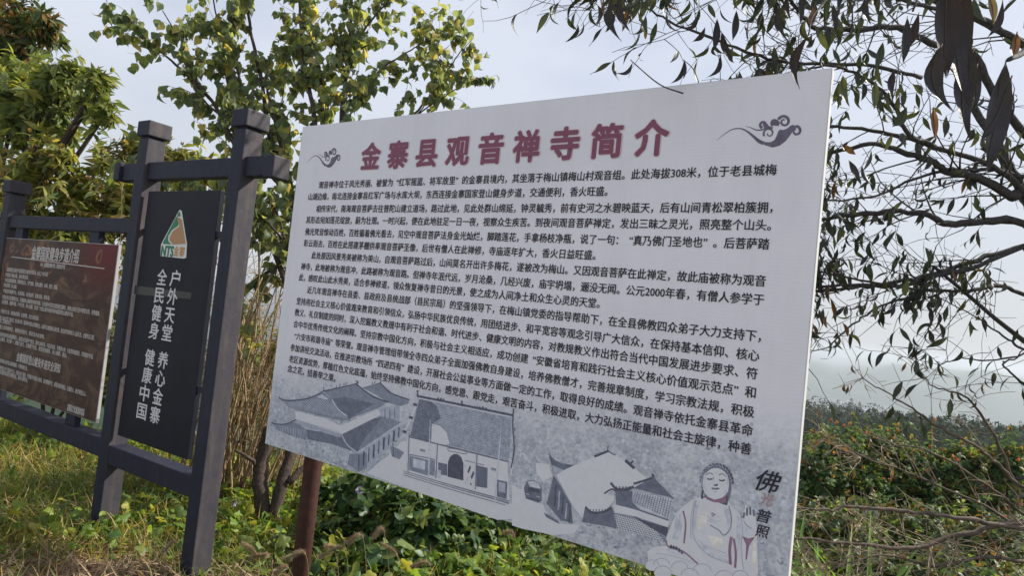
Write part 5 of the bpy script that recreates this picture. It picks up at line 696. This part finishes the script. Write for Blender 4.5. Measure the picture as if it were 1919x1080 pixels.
# brown panel
def brown_print():
    m=mat('marbled_brown_print',(.1,.05,.03),.5,.15,coat=.06); t=m.node_tree; n=t.nodes; l=t.links; b=n['Principled BSDF']; b.inputs['Coat Roughness'].default_value=.12
    tcn=n.new('ShaderNodeTexCoord'); x=n.new('ShaderNodeTexNoise'); x.inputs['Scale'].default_value=2.4; x.inputs['Detail'].default_value=3; x.inputs['Distortion'].default_value=2.6
    mpn=n.new('ShaderNodeMapping'); mpn.inputs['Rotation'].default_value=(0,R(20),0); mpn.inputs['Scale'].default_value=(.8,.8,1.5); l.new(tcn.outputs['Object'],mpn.inputs[0]); l.new(mpn.outputs[0],x.inputs['Vector'])
    wv=n.new('ShaderNodeMath'); wv.operation='MULTIPLY'; wv.inputs[1].default_value=22; l.new(x.outputs[0],wv.inputs[0]); sn=n.new('ShaderNodeMath'); sn.operation='SINE'; l.new(wv.outputs[0],sn.inputs[0])
    x3=n.new('ShaderNodeTexNoise'); x3.inputs['Scale'].default_value=9; x3.inputs['Detail'].default_value=7; l.new(tcn.outputs['Object'],x3.inputs['Vector'])
    ad=n.new('ShaderNodeMath'); ad.operation='MULTIPLY_ADD'; ad.inputs[1].default_value=.22; l.new(sn.outputs[0],ad.inputs[0]); l.new(x3.outputs[0],ad.inputs[2])
    r=n.new('ShaderNodeValToRGB'); e=r.color_ramp.elements; e[0].position=.28; e[0].color=(.050,.028,.022,1); e[1].position=.80; e[1].color=(.115,.070,.046,1)
    for p_,c_ in ((.45,(.065,.036,.027)),(.62,(.088,.050,.036))): k=e.new(p_); k.color=(*c_,1)
    l.new(ad.outputs[0],r.inputs[0])
    # red patch in the upper right corner and an orange vein
    sp=n.new('ShaderNodeSeparateXYZ'); l.new(tcn.outputs['Object'],sp.inputs[0])
    def mr(sock,a,b_):
        q=n.new('ShaderNodeMapRange'); q.interpolation_type='SMOOTHSTEP'; q.inputs[1].default_value=a; q.inputs[2].default_value=b_; l.new(sock,q.inputs[0]); return q.outputs[0]
    mu=n.new('ShaderNodeMath'); mu.operation='MULTIPLY'; l.new(mr(sp.outputs[0],-1.75,-1.25),mu.inputs[0]); l.new(mr(sp.outputs[2],1.35,1.72),mu.inputs[1])
    m1=n.new('ShaderNodeMix'); m1.data_type='RGBA'; l.new(mu.outputs[0],m1.inputs[0]); l.new(r.outputs[0],m1.inputs[6]); m1.inputs[7].default_value=(.12,.018,.02,1)
    m2=n.new('ShaderNodeMix'); m2.data_type='RGBA'; mm=n.new('ShaderNodeMath'); mm.operation='MULTIPLY'; l.new(mr(sp.outputs[2],1.40,1.55),mm.inputs[0]); l.new(mr(sn.outputs[0],.80,1.0),mm.inputs[1]); l.new(mm.outputs[0],m2.inputs[0]); l.new(m1.outputs[2],m2.inputs[6]); m2.inputs[7].default_value=(.22,.10,.055,1)
    l.new(m2.outputs[2],b.inputs['Base Color']); return m
EDGE=mat('aluminium_edge',(.42,.41,.42),.4,.5)
br_=box('brown_panel',EDGE,fr,-2.76,.012,.640,-1.075,.030,1.772,.002)
fm=bmesh.new(); q=[fm.verts.new(p) for p in ((-2.757,.0108,.643),(-1.082,.0108,.643),(-1.082,.0108,1.769),(-2.757,.0108,1.769))]; fm.faces.new(q); me=bpy.data.meshes.new('printed_face'); fm.to_mesh(me); fm.free(); me.materials.append(brown_print()); pf=link(bpy.data.objects.new('printed_face',me),br_)
for x in (-2.62,-1.5):
    box('hanger',PAINT,br_,x,.03,1.765,x+.12,.07,1.86,.003); box('hanger',PAINT,br_,x,.03,.55,x+.12,.07,.645,.003)
PW2=mat('pale_lettering',(.50,.47,.44),.5,.3)
for s,x0,x1,zc,sz in D['BROWNTXT']: text('lettering', s, br_, x0, x1, zc, sz, PW2, y=.0100, off=.025)
flat('rule_line',[['s','c',D['RULE'],1,.006]],br_,y0=.0104,mats={'c':PW2})

# ------------------------------------------------------------------ trees with traced limbs
def leafy_tree(name,label,cat,base,limbs,trunk,tpls,key,leaf_len,bark,shoot_L,per_shoot,droop,weights,twigmat=None,mats=None,thick=1.,nmul=1.):
    root=empty(name,base); tag(root,label,cat); o=np.array(base); lv=Leaves(); mats=mats or LEAFC[key]
    bt=Tubes(); 
    for pts,r0,r1 in trunk: bt.add(smooth_path(pts,4),r0,r1,10,.04)
    bt.build('trunk',bark,root,o)
    tw=Tubes(); tb2=Tubes(); nw=len(weights); dead=Leaves()
    def put_leaf(p,d,L,out):
        side=unit(np.cross(d,rng.standard_normal(3)))
        dd=unit(d*.45+side*.75+np.array([0,0,-droop*rng.uniform(.5,1.3)]))
        nn=unit(np.array([0,0,1.])+.6*rng.standard_normal(3)+side*.3)
        out.add(p,dd,nn,L*rng.uniform(.6,1.15),rng.integers(len(tpls)),rng.choice(nw,p=weights))
    for pts,r0,r1,n,kind in limbs:
        P=smooth_path(pts,5); P[1:-1]+=.003*rng.standard_normal((len(P)-2,3)); b=Tubes(); b.add(P,r0*thick,r1*thick,8,.05); b.build('branch',bark if kind=='leafy' else BAREB,root,o)
        seg=np.linalg.norm(np.diff(P,axis=0),axis=1).sum()
        for k in range(int(n*(1.6 if kind=='bare' else nmul))):
            t=rng.uniform(.12,1) if k<n-1 else .99; i=min(int(t*(len(P)-1)),len(P)-2); p=P[i]+(P[i+1]-P[i])*(t*(len(P)-1)-i); d=unit(P[i+1]-P[i])
            sd=unit(np.cross(d,rng.standard_normal(3))); dr=unit(d*.75+sd*.75+np.array([0,0,.25 if kind=='leafy' else .1]))
            L=shoot_L*rng.uniform(.4,1.25)*(1 if kind=='leafy' else 1.25); L*=(.4 if kind=='bare' and p[2]>.8 else .8 if kind=='bare' else 1); Q=wander(p,dr,L,6,.5 if key=='heart' else .3,.15); rr=max(.0014,(r0*(1-t)+r1*t)*.3); rr=min(rr,.005); TW_=tw if kind=='leafy' else tb2; TW_.add(Q,rr,.0010,4)
            subs=[Q]
            for _ in range(4 if kind=='bare' and p[2]<.75 else 1 if kind=='bare' else 2):
                j=rng.integers(1,5); d2=unit(Q[j+1]-Q[j]+.8*rng.standard_normal(3)); q2=wander(Q[j],d2,L*rng.uniform(.3,.65),4,.3,.15); TW_.add(q2,.0016,.0008,4); subs.append(q2)
            if kind=='leafy':
                for q_ in subs:
                    m_=rng.poisson(per_shoot*len(q_)/7)
                    for _ in range(m_):
                        s=rng.uniform(.15,1)*(len(q_)-1); j=min(int(s),len(q_)-2); put_leaf(q_[j]+(q_[j+1]-q_[j])*(s-j),unit(q_[j+1]-q_[j]),leaf_len,lv)
            else:
                for _ in range(rng.poisson(.6)):
                    j=rng.integers(2,6); dead.add(Q[j],unit(np.array([.15*rng.standard_normal(),.15*rng.standard_normal(),-1])),unit(rng.standard_normal(3)),leaf_len*rng.uniform(.5,.9),rng.integers(len(tpls)),rng.integers(4))
    tw.build('twigs',bark if twigmat is None else twigmat,root,o,True); tb2.build('bare_twigs',TWIGM,root,o,True)
    return root,lv,dead
# young broad-leaved tree behind the billboard
b0=D['MIDTREE'][0][0][0]; base=(b0[0],b0[1],float(height(b0[0],b0[1])))
root,lv,_=leafy_tree('heart_leaved_tree','tall many-stemmed tree with heart-shaped green leaves rising behind the billboard','tree',base,D['MIDTREE'],[],HEART,'heart',.088,BARKD,.42,9.0,1.0,[.28,.26,.2,.12,.14])
emit_leaves(root,lv,HEART,LEAFC['heart'],'heart')
# peach tree on the right; its limbs meet in a fork just outside the picture
fork=np.array([3.15,3.05,1.25]); pbase=(3.25,3.1,float(height(3.25,3.1)))
root,lv,dead=leafy_tree('peach_tree','spreading half-bare tree with long drooping leaves reaching over the billboard corner','tree',pbase,D['PEACH'],
    [((pbase[0],pbase[1],-.3),(3.22,3.1,.5),tuple(fork))and ([(pbase[0],pbase[1],-.3),(3.22,3.1,.5),tuple(fork)],.11,.09),([tuple(fork),(3.05,3.3,1.9),(3.1,3.5,2.6),(2.95,3.65,3.5),(3.05,3.7,4.3)],.085,.012),([tuple(fork),(3.35,3.2,2.2),(3.3,3.3,3.2),(3.5,3.3,4.2)],.07,.012)]
    +[([tuple(fork+np.array([0,0,max(-.6,min(.9,(l_[0][0][2]-1.25)*.5))])),tuple((np.array(l_[0][0])+fork)/2+np.array([.05,.05,.02])),tuple(l_[0][0])],max(l_[1]*1.4,.02),l_[1]) for l_ in D['PEACH'] if l_[0][0][0]>1.9 and l_[0][0][2]<3.2],
    LANCE,'peach',.092,BARK,.42,1.55,1.25,[.32,.28,.14,.22,.04],twigmat=BARK,thick=.98,nmul=2.2)
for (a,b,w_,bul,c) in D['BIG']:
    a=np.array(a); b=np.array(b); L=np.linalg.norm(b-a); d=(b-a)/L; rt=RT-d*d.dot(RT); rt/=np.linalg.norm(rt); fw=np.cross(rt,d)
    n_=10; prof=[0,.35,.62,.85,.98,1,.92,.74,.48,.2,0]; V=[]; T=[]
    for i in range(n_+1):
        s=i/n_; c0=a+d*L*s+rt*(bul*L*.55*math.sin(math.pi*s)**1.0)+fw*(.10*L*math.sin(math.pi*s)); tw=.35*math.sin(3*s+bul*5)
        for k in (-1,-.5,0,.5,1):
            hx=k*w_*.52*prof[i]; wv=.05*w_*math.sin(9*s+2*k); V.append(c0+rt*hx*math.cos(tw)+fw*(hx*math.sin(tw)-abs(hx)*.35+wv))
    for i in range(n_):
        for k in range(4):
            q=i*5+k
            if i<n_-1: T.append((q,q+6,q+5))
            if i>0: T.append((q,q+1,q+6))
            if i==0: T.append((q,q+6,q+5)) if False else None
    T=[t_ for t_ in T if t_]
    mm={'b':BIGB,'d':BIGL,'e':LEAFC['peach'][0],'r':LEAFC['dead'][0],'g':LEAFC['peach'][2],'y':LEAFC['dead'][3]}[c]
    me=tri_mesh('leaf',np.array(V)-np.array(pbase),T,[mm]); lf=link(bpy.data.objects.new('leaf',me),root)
    mid=np.array(V)[2::5]; mid=mid-fw*.0004*np.sign(fw.dot(mid[5]-EYE)); tb=Tubes(); tb.add(mid,max(.0006,w_*.022),.0003,5); tb.build('midrib',RIB,lf,pbase)
for pts,r_ in D['TWIGS']:
    tb=Tubes(); tb.add(smooth_path(pts,5),r_,max(.0012,r_*.4),6,.05); tb.build('branch',BARK,root,pbase)
emit_leaves(root,lv,LANCE,LEAFC['peach'],'peach',262)
emit_leaves(root,dead,LANCE,LEAFC['dead'],'dead',0,sname='withered_leaves')

# ------------------------------------------------------------------ bushy trees and shrubs made of leaf rosettes on twigs
def bushy(name,label,cat,base,clumps,tpls,sets,leaf_len,per,bark,trunk_r=.04,parts=300,upright=.5,droop=.3,twig_r=.004,group=None,tip=None,stems=True,stemmat=None):
    root=empty(name,base); tag(root,label,cat,group); o=np.array(base,float)
    lv=Leaves(); tips=Leaves(); st=Tubes(); tw=Tubes(); mats=[m for k in sets for m in LEAFC[k]]; nm=len(mats)
    for c,rx,rz,n,_ in clumps:
        c=np.array(c); ry=(rx+rz)/2*.9
        if stems:
            mid=o+(c-o)*np.array([.35,.35,.55]); st.add(smooth_path([o-np.array([0,0,.15]),mid,c],4),trunk_r,trunk_r*.3,7,.06)
        for k in range(n):
            v=unit(rng.standard_normal(3)); rr=min(abs(rng.normal())*.55+.15,1.7); tipp=c+v*np.array([rx,ry,rz])*rr*1.05
            dirv=unit(v*np.array([1,1,.7])+np.array([0,0,upright])+.4*rng.standard_normal(3))
            s0=tipp-dirv*rng.uniform(.12,.3)*(1 if leaf_len>.06 else .6); s0=s0+(c-s0)*.3
            tw.add(np.array([s0,(s0+tipp)/2+.02*rng.standard_normal(3),tipp]),twig_r*.7,twig_r*.35,3)
            base_m=rng.integers(0,nm)
            for q in range(rng.poisson(per)+1):
                sd=unit(np.cross(dirv,rng.standard_normal(3))); dd=unit(dirv*.5+sd+np.array([0,0,-droop*rng.uniform(0,1.5)]))
                nn=unit(dirv+.35*rng.standard_normal(3)); mi=base_m if rng.random()<.6 else rng.integers(0,nm)
                lv.add(tipp-dirv*rng.uniform(0,.08),dd,nn,leaf_len*rng.uniform(.6,1.2),rng.integers(len(tpls)),mi)
            if tip and v[2]>-.1 and rng.random()<tip[1]:
                for q in range(7):
                    sd=unit(np.cross(dirv,rng.standard_normal(3))); tips.add(tipp+dirv*.01,unit(dirv+sd*.7),sd,tip[2]*rng.uniform(.6,1.2),rng.integers(2),rng.integers(len(LEAFC[tip[0]])))
    if stems: st.build('stem',bark,root,o)
    tw.build('twigs',stemmat or bark,root,o,True)
    emit_leaves(root,lv,tpls,mats,name,parts)
    if tips.p: emit_leaves(root,tips,SMALL,LEAFC[tip[0]],'tip'+name,0,sname='young_tips')
    return root
def g(x,y,dz=0): return (x,y,float(height(x,y))+dz)
bushy('dark_leaved_tree','dark-leaved tree with a few orange leaves, topmost foliage above the brown panel','tree',g(-7.2,6.6),D['TREE_DARK'],LONG,['dark'],.14,8,BARKD,.09,200,.4,.3)
bushy('loquat_tree','olive-green tree with long leaves in whorls rising behind the brown panel','tree',g(-5.2,6.3),D['TREE_OLIVE'],LONG,['olive'],.145,9,BARKD,.05,300,.6,.5,tip=('sprig',.10,.04))
bushy('flowering_bush','yellow-green bush tipped with orange-brown flower sprigs behind the lowest post cap','bush',g(-5.0,5.9),D['BUSH_LEFT'],LONG,['yellow','olive'],.13,8,TWIGM,.02,300,.7,.4,tip=('sprig',.3,.045),stemmat=TWIGM)
bushy('twiggy_bush','loose bush with bare twigs showing behind the top beam of the notice stand','bush',g(-3.6,6.2),D['BUSH_MID'],LONG,['olive','yellow'],.12,6,TWIGM,.016,300,.7,.4,tip=('sprig',.2,.04),stemmat=TWIGM)
bushy('back_bush','yellow-green bush behind the dry canes between stand and billboard','bush',g(-2.7,6.4),D['BUSH_BACK'],LONG,['yellow','weed','olive'],.11,8,TWIGM,.012,300,.6,.4)
bushy('low_bush','dense green bush low down behind the brown panel','bush',g(-4.4,6.4),D['BUSH_LOW'],LONG,['olive','dark'],.12,7,BARKD,.02,300,.5,.4)
bushy('glossy_shrub','glossy dark green shrub growing under the billboard beside the rusty leg','shrub',g(-.6,4.1),D['GREENSHRUB'],OVAL+[LOBED[1]],['shrub'],.085,6,BARKD,.010,300,.8,.35)
bushy('weedy_shrub','thin weedy shrub under the middle of the billboard','shrub',g(.35,4.05),D['WEEDS'],OVAL,['weed','shrub'],.055,5,TWIGM,.006,300,.8,.3)
for nm,lab,bs in (('HEDGE_A','photinia bush with red tips directly beside the billboard edge',(3.2,6.1)),('HEDGE_B','photinia bush with scattered pink tips in the middle of the row',(3.9,6.3)),('HEDGE_C','photinia bush with yellowish leaves at the picture edge',(4.9,6.2))):
    bushy('photinia_bush',lab,'bush',g(*bs),D[nm],SMALL+OVAL[:1],['hedge','hedge','weed'] if nm=='HEDGE_C' else ['hedge'],.052,9,BARKD,.014,300,.9,.2,tip=('hedgetip',.22,.045),group='red-tipped bushes along the slope')
bushy('undergrowth_bush','dark tangled bush low down beneath the bare branches','bush',g(3.,5.1),D['HEDGE_D'],SMALL+OVAL[:1],['dark','hedge'],.055,8,TWIGM,.010,300,.7,.2)

# dry canes between the notice stand and the billboard
def canes(name,label,base,n,fan,hmin,hmax,m,rmax,group=None):
    root=empty(name,base); tag(root,label,'canes',group); o=np.array(base)
    small=Tubes()
    for i in range(n):
        s=o+np.array([rng.normal()*.22,rng.normal()*.12,-.05]); L=rng.uniform(hmin,hmax); d=unit(np.array([rng.normal()*fan+.10,rng.normal()*fan*.6,1]))
        P=wander(s,d,L,9,.22,.10); tb=Tubes(); r_=rng.uniform(.45,1)*rmax; tb.add(P,r_,r_*.35,5); tb.build('cane',m if rng.random()<.75 else CANEM2,root,o)
        for k in range(6):
            j=rng.integers(3,9); q=wander(P[j],unit(P[j]-P[j-1]+.9*rng.standard_normal(3)),rng.uniform(.12,.5),4,.5,.0); small.add(q,.002,.0008,3)
    small.build('side_twigs',CANEM,root,o,True); return root
canes('cane_clump','tall clump of dry tan canes between the notice stand and the billboard',(-1.95,4.95,float(height(-1.95,4.95))),72,.12,1.2,2.3,CANEM,.012)
canes('thin_cane_clump','thinner brown canes leaning against the edge of the billboard',(-1.72,5.2,float(height(-1.72,5.2))),42,.17,1.2,2.3,CANEM,.007)
canes('grey_stem_clump','sparse thin stems standing up behind the two dark posts',(-3.2,6.2,float(height(-3.2,6.2))),26,.24,1.4,3.1,CANEM2,.006)

# ------------------------------------------------------------------ ground cover
def scatter(n, rmin, rmax, amin, amax, pw=1.3):
    r=rmin+(rmax-rmin)*rng.random(n)**pw; a=np.radians(rng.uniform(amin,amax,n)); return r*np.sin(a), r*np.cos(a)
def cover(name,label,cat,x,y,tpls,mats,lo,hi,up,pick=None,dzr=(0,0)):
    n_=len(x); z=height(x,y)+rng.uniform(*dzr,n_); P=np.stack([x,y,z],1); D_=rng.standard_normal((n_,3)); D_[:,2]=np.abs(D_[:,2])*.4+up; Nn=rng.standard_normal((n_,3)); Nn[:,2]+= 0 if up>.8 else 2.5
    F=frames(D_,Nn); sc=rng.uniform(lo,hi,n_); t=rng.integers(0,len(tpls),n_); nm=len(mats)
    field=.5+.5*np.sin(x*2.1+1)*np.cos(y*2.7)+.3*rng.standard_normal(n_); m=np.clip((field*nm).astype(int),0,nm-1)
    me=cloud_mesh(name,tpls,mats,P,F,sc,t,m); o=link(bpy.data.objects.new(name,me)); tag(o,label,cat,kind='stuff'); return o
def soilmask(x,y): return np.exp(-(((x+1.95)/.75)**2+((y-3.35)/.38)**2))
x,y=scatter(70000,2.2,10,-50,6); k=(rng.random(len(x))>soilmask(x,y)*1.1)&((rng.random(len(x))<.3)|(x<-1.35)|(x>1.)|(y>4.8)); x,y=x[k],y[k]
cover('grass','short mixed grass around the notice stand posts','grass',x,y,BLADE,LEAFC['grass']+LEAFC['weed'][:3],.07,.23,1.1)
x,y=scatter(11000,2.2,5.2,6,50); cover('verge_grass','grass and weeds below the right end of the billboard','grass',x,y,BLADE,LEAFC['weed']+LEAFC['grass'][4:],.08,.26,1.2)
x,y=scatter(26000,2.6,9,-48,12); k=(np.sin(x*1.7+.6)*np.cos(y*1.9+.3)+.35*rng.standard_normal(len(x))>-.35)&(rng.random(len(x))<np.clip((x/np.maximum(y,1)+.85)*2.2,.18,1))&(rng.random(len(x))>soilmask(x,y)*1.5); x,y=x[k],y[k]
cover('creeper_leaves','bright green creeping vine leaves over the ground','creeper',x,y,LOBED+OVAL[:2],LEAFC['ivy']+LEAFC['weed'][:3],.035,.075,.35,dzr=(.01,.14))
x,y=scatter(2600,2.4,7,-50,30)
cover('fallen_leaves','curled brown fallen leaves lying in the grass','leaves',x,y,OVAL+LANCE[:2],LEAFC['dead']+LEAFC['straw'][:2],.03,.08,.15,dzr=(.01,.07))
x,y=scatter(9000,2.6,6.5,-48,4); x2=rng.normal(-1.95,.65,9000); y2=rng.normal(3.3,.32,9000); x=np.concatenate([x,x2]); y=np.concatenate([y,y2])
cover('dry_straw','brown dry grass litter on the bare soil','straw',x,y,BLADE,LEAFC['straw'],.06,.2,.18,dzr=(0,.02))
# larger individual creeper leaves in front
# bright long-leaved plant at the foot of the billboard's right end
bl=D['BRIGHT']; pr=empty('lush_grass_tuft',g(bl[0],bl[1])); tag(pr,'bright green tuft of long arching blades beside the right edge of the billboard','plant')
for i in range(80):
    V,T=leaf_tpl([.012,.016,.016,.014,.010,.005,0],1,1,.5,rng.uniform(.4,1.7),rng.uniform(-.5,.5),rng.uniform(-.1,.1))
    a=rng.uniform(0,2*math.pi); d=np.array([[math.cos(a)*.5,math.sin(a)*.5,1.]]); F=frames(d,np.array([[-math.cos(a),-math.sin(a),.5]]))[0]
    L=rng.uniform(.4,.85); off=np.array([rng.normal()*.14+.06,rng.normal()*.12,0]); me=tri_mesh('blade',(V*L)@F.T+off,T,[LEAFC['lush'][i%3]]); link(bpy.data.objects.new('blade',me),pr)

# foxtail grasses
HAIR=mat('foxtail_hair',(.42,.32,.20),.7,.2,.4,(.4,.3,.2)); STALK=mat('foxtail_stalk',(.20,.18,.07),.7,.2)
FOXLAB=['foxtail just right of the rusty leg, bent left','foxtail with its head highest beside the rusty leg','upright foxtail in front of the glossy shrub','foxtail bending left below the yellow leaves','foxtail crossing in front of the rusty leg','small foxtail left of the rusty leg','short foxtail close beside the rusty leg','foxtail farthest right under the shrub','foxtail in front of the right dark post','foxtail between the dark post and the rusty leg leaning left','foxtail between the dark post and the rusty leg leaning right','foxtail among the weeds under the billboard centre']
for (pts,),lab in zip(D['FOX'],FOXLAB):
    b_=np.array(pts[0]); gz=float(height(b_[0],b_[1])); o=np.array([b_[0],b_[1],gz]); r_=empty('foxtail_grass',tuple(o)); tag(r_,lab,'foxtail','foxtail grass heads in front of the billboard')
    path=smooth_path([o,o+(np.array(pts[0])-o)*.8,pts[1],pts[2]],6); tb=Tubes(); tb.add(path,.0016,.001,4); tb.build('stalk',STALK,r_,o)
    hd=path[-7:]; sp=Tubes(); sp.add(hd,.0040,.002,6); V=[];T=[];n0=0
    for k in range(1000):
        s=rng.uniform(0,len(hd)-1.01); i_=int(s); p=hd[i_]+(hd[i_+1]-hd[i_])*(s-i_); ax=unit(hd[i_+1]-hd[i_]); d=unit(np.cross(ax,rng.standard_normal(3))+ax*.6); L=rng.uniform(.012,.024); sd=unit(np.cross(d,ax))*.0007
        V+=[p-sd,p+sd,p+d*L]; T.append((n0,n0+1,n0+2)); n0+=3
    ho=sp.build('seed_head',HAIR,r_,o); me=tri_mesh('bristles',np.array(V)-o,T,[HAIR]); tag(link(bpy.data.objects.new('bristles',me),ho),kind='stuff')
    for k in range(2):
        V2,T2=BLADE[k]; F=frames(np.array([[rng.normal(),rng.normal()*.4,1.6]]),np.array([[0,-1.,.2]]))[0]; me=tri_mesh('blade',(V2*.22)@F.T,T2,[LEAFC['grass'][k]]); link(bpy.data.objects.new('blade',me),r_)
# morning glories
BLUE=mat('blue_petal',(.16,.19,.55),.6,.2,.35,(.25,.3,.7)); LIL=mat('lilac_petal',(.42,.32,.62),.6,.2,.3,(.5,.4,.7)); PINK=mat('pink_petal',(.6,.3,.36),.6,.2,.3,(.6,.35,.4)); THROAT=mat('flower_throat',(.7,.7,.75),.6,.2)
FL=[('blue morning glory beside the dark trunk, upper right of a pair','b'),('blue morning glory, upper left of the pair by the dark trunk','b'),('blue morning glory low between the dark post and the trunk','b'),('pale blue morning glory just left of the rusty leg','l'),('faded lilac morning glory near the ground by the rusty leg','l'),('lilac flower under the middle of the billboard','l'),('pale bell flower hanging over the glossy shrub','l'),('pink flower seen under the black panel','p')]
for p,(lab,c) in zip(D['FLOWERS'],FL):
    p=np.array(p); gz=float(height(p[0],p[1])); h=max(p[2]-gz,.06); r_=empty('morning_glory',(p[0],p[1],gz)); tag(r_,lab,'flower','small flowers among the creepers')
    tb=Tubes(); tb.add(smooth_path([(0,.02,0),(.01,.02,h*.5),(0,.01,h)],3),.0018,.0012,4); tb.build('stem',STALK,r_)
    toc=unit(np.array([-p[0]*.3,-1,.5])); X_=unit(np.cross(toc,(0,0,1))); Y_=np.cross(X_,toc); V=[];T=[]; n_=20
    for ring,(rr,dz) in enumerate(((.003,-.03),(.008,-.012),(.020,-.002),(.029,.002))):
        for k in range(n_):
            a=2*math.pi*k/n_; q_=rr*(1+(.10*math.cos(5*a) if ring==3 else 0)); V.append(np.array([0,0,h])+X_*q_*math.cos(a)+Y_*q_*math.sin(a)+toc*dz)
    for i_ in range(3):
        for k in range(n_): A_=i_*n_+k; B_=i_*n_+(k+1)%n_; T+=[(A_,B_,B_+n_),(A_,B_+n_,A_+n_)]
    mi=[1 if i_<n_*4 else 0 for i_ in range(len(T))] if c!='p' else [0]*len(T)
    link(bpy.data.objects.new('petals',tri_mesh('petals',V,T,[{'b':BLUE,'l':LIL,'p':PINK}[c],THROAT],mi)),r_)

# ------------------------------------------------------------------ distance
FARM=LEAFC['far']; FLAKE=[(np.array([(-.5,0,0),(.5,0,0),(0,1,-.25)]),np.array([(0,1,2)])),(np.array([(-.35,0,0),(.4,.1,0),(.1,.9,.15)]),np.array([(0,1,2)]))]
def conifer(P,D_,Nn,sc,x,y,z,h,dens):
    for q in range(dens):
        t=rng.random()**.8; rad_=(1-t)*h*.24+.06*h*.3; a=rng.uniform(0,6.28); P.append((x+rad_*math.cos(a)*rng.uniform(.3,1),y+rad_*math.sin(a)*rng.uniform(.3,1),z+h*(.12+.86*t))); D_.append((math.cos(a),math.sin(a),rng.uniform(-.3,.45))); Nn.append((rng.normal()*.3,rng.normal()*.3,1)); sc.append(h*rng.uniform(.03,.075)*(1.2-t*.6))
def broad(P,D_,Nn,sc,x,y,z,h,dens):
    for q in range(dens):
        v=unit(rng.standard_normal(3)); P.append((x+v[0]*h*.42,y+v[1]*h*.42,z+h*.55+v[2]*h*.42)); D_.append(tuple(unit(v+rng.standard_normal(3)*.7))); Nn.append(tuple(v)); sc.append(h*rng.uniform(.035,.075))
P=[];D_=[];Nn=[];sc=[]
for i_ in range(1300):
    a=R(rng.uniform(20,42)) if i_<1150 else R(rng.uniform(-45,20)); d=rng.uniform(110,300)**1.; x=d*math.sin(a); y=d*math.cos(a); z=float(height(x,y)); h=rng.uniform(5,14)
    (conifer if rng.random()<.55 else broad)(P,D_,Nn,sc,x,y,z-.5,h,240)
P=np.array(P);sc=np.array(sc); me=cloud_mesh('forest',FLAKE,FARM,P,frames(np.array(D_,float),np.array(Nn,float)),sc,rng.integers(0,2,len(P)),rng.integers(0,4,len(P)))
tag(link(bpy.data.objects.new('forest',me)),'hazy mixed forest covering the slope beyond the bushes','forest',kind='stuff')
PINES=[(1560,300,9.5),(1612,300,13),(1628,290,12),(1655,300,10),(1690,280,9),(1720,290,11),(1850,280,12)]
PL=['pointed pine nearest the billboard edge on the far ridge','tallest pine of the far ridge','second tall pine, close beside the tallest','medium pine right of the two tall pines','small rounded pine in mid ridge','pine standing alone over the ridge line','pine on the ridge near the picture edge']
for (px,d,h),lab in zip(PINES,PL):
    x=(px-960)/1210*d; y=d; z=float(height(x,y)); o=(x,y,z); r_=empty('pine_tree',o); tag(r_,lab,'pine tree','pines on the far ridge')
    tb=Tubes(); tb.add([(0,0,-.5),(0,0,h*.5),(0,0,h*.97)],h*.02,h*.004,5); tb.build('trunk',BARKD,r_)
    P=[];D_=[];Nn=[];sc=[]; conifer(P,D_,Nn,sc,0,0,0,h,520); P=np.array(P); me=cloud_mesh('crown',FLAKE,FARM,P,frames(np.array(D_,float),np.array(Nn,float)),np.array(sc),rng.integers(0,2,len(P)),rng.integers(0,4,len(P))); tag(link(bpy.data.objects.new('crown',me),r_),kind='stuff')
# town in the valley
TW=mat('pale_wall',(.38,.38,.36),.8,.2); TR=mat('pale_roof',(.30,.33,.36),.7,.3)
bmx=bmesh.new(); n_t=0
for i_ in range(34):
    d=rng.uniform(1300,1900); px=rng.uniform(1500,1700); x=(px-960)/1210*d; y=d; z=float(height(x,y)); wx,wy,hh=rng.uniform(10,36),rng.uniform(10,20),rng.uniform(4,10)
    for (s0,s1,zz0,zz1) in ((1,1,-2,hh),(1.05,1.05,hh,hh+1)):
        b_=box_bm(x-wx*s0/2,y-wy*s0/2,z+zz0,x+wx*s0/2,y+wy*s0/2,z+zz1,0); me=bpy.data.meshes.new('t'); b_.to_mesh(me); b_.free(); k0=len(bmx.faces); bmx.from_mesh(me); bpy.data.meshes.remove(me); bmx.faces.ensure_lookup_table()
        for f in bmx.faces[k0:]: f.material_index=1 if zz0>0 else 0
me=bpy.data.meshes.new('town'); bmx.to_mesh(me); bmx.free(); me.materials.append(TW); me.materials.append(TR)
tag(link(bpy.data.objects.new('town',me)),'pale town buildings scattered in the hazy valley','town',kind='stuff')
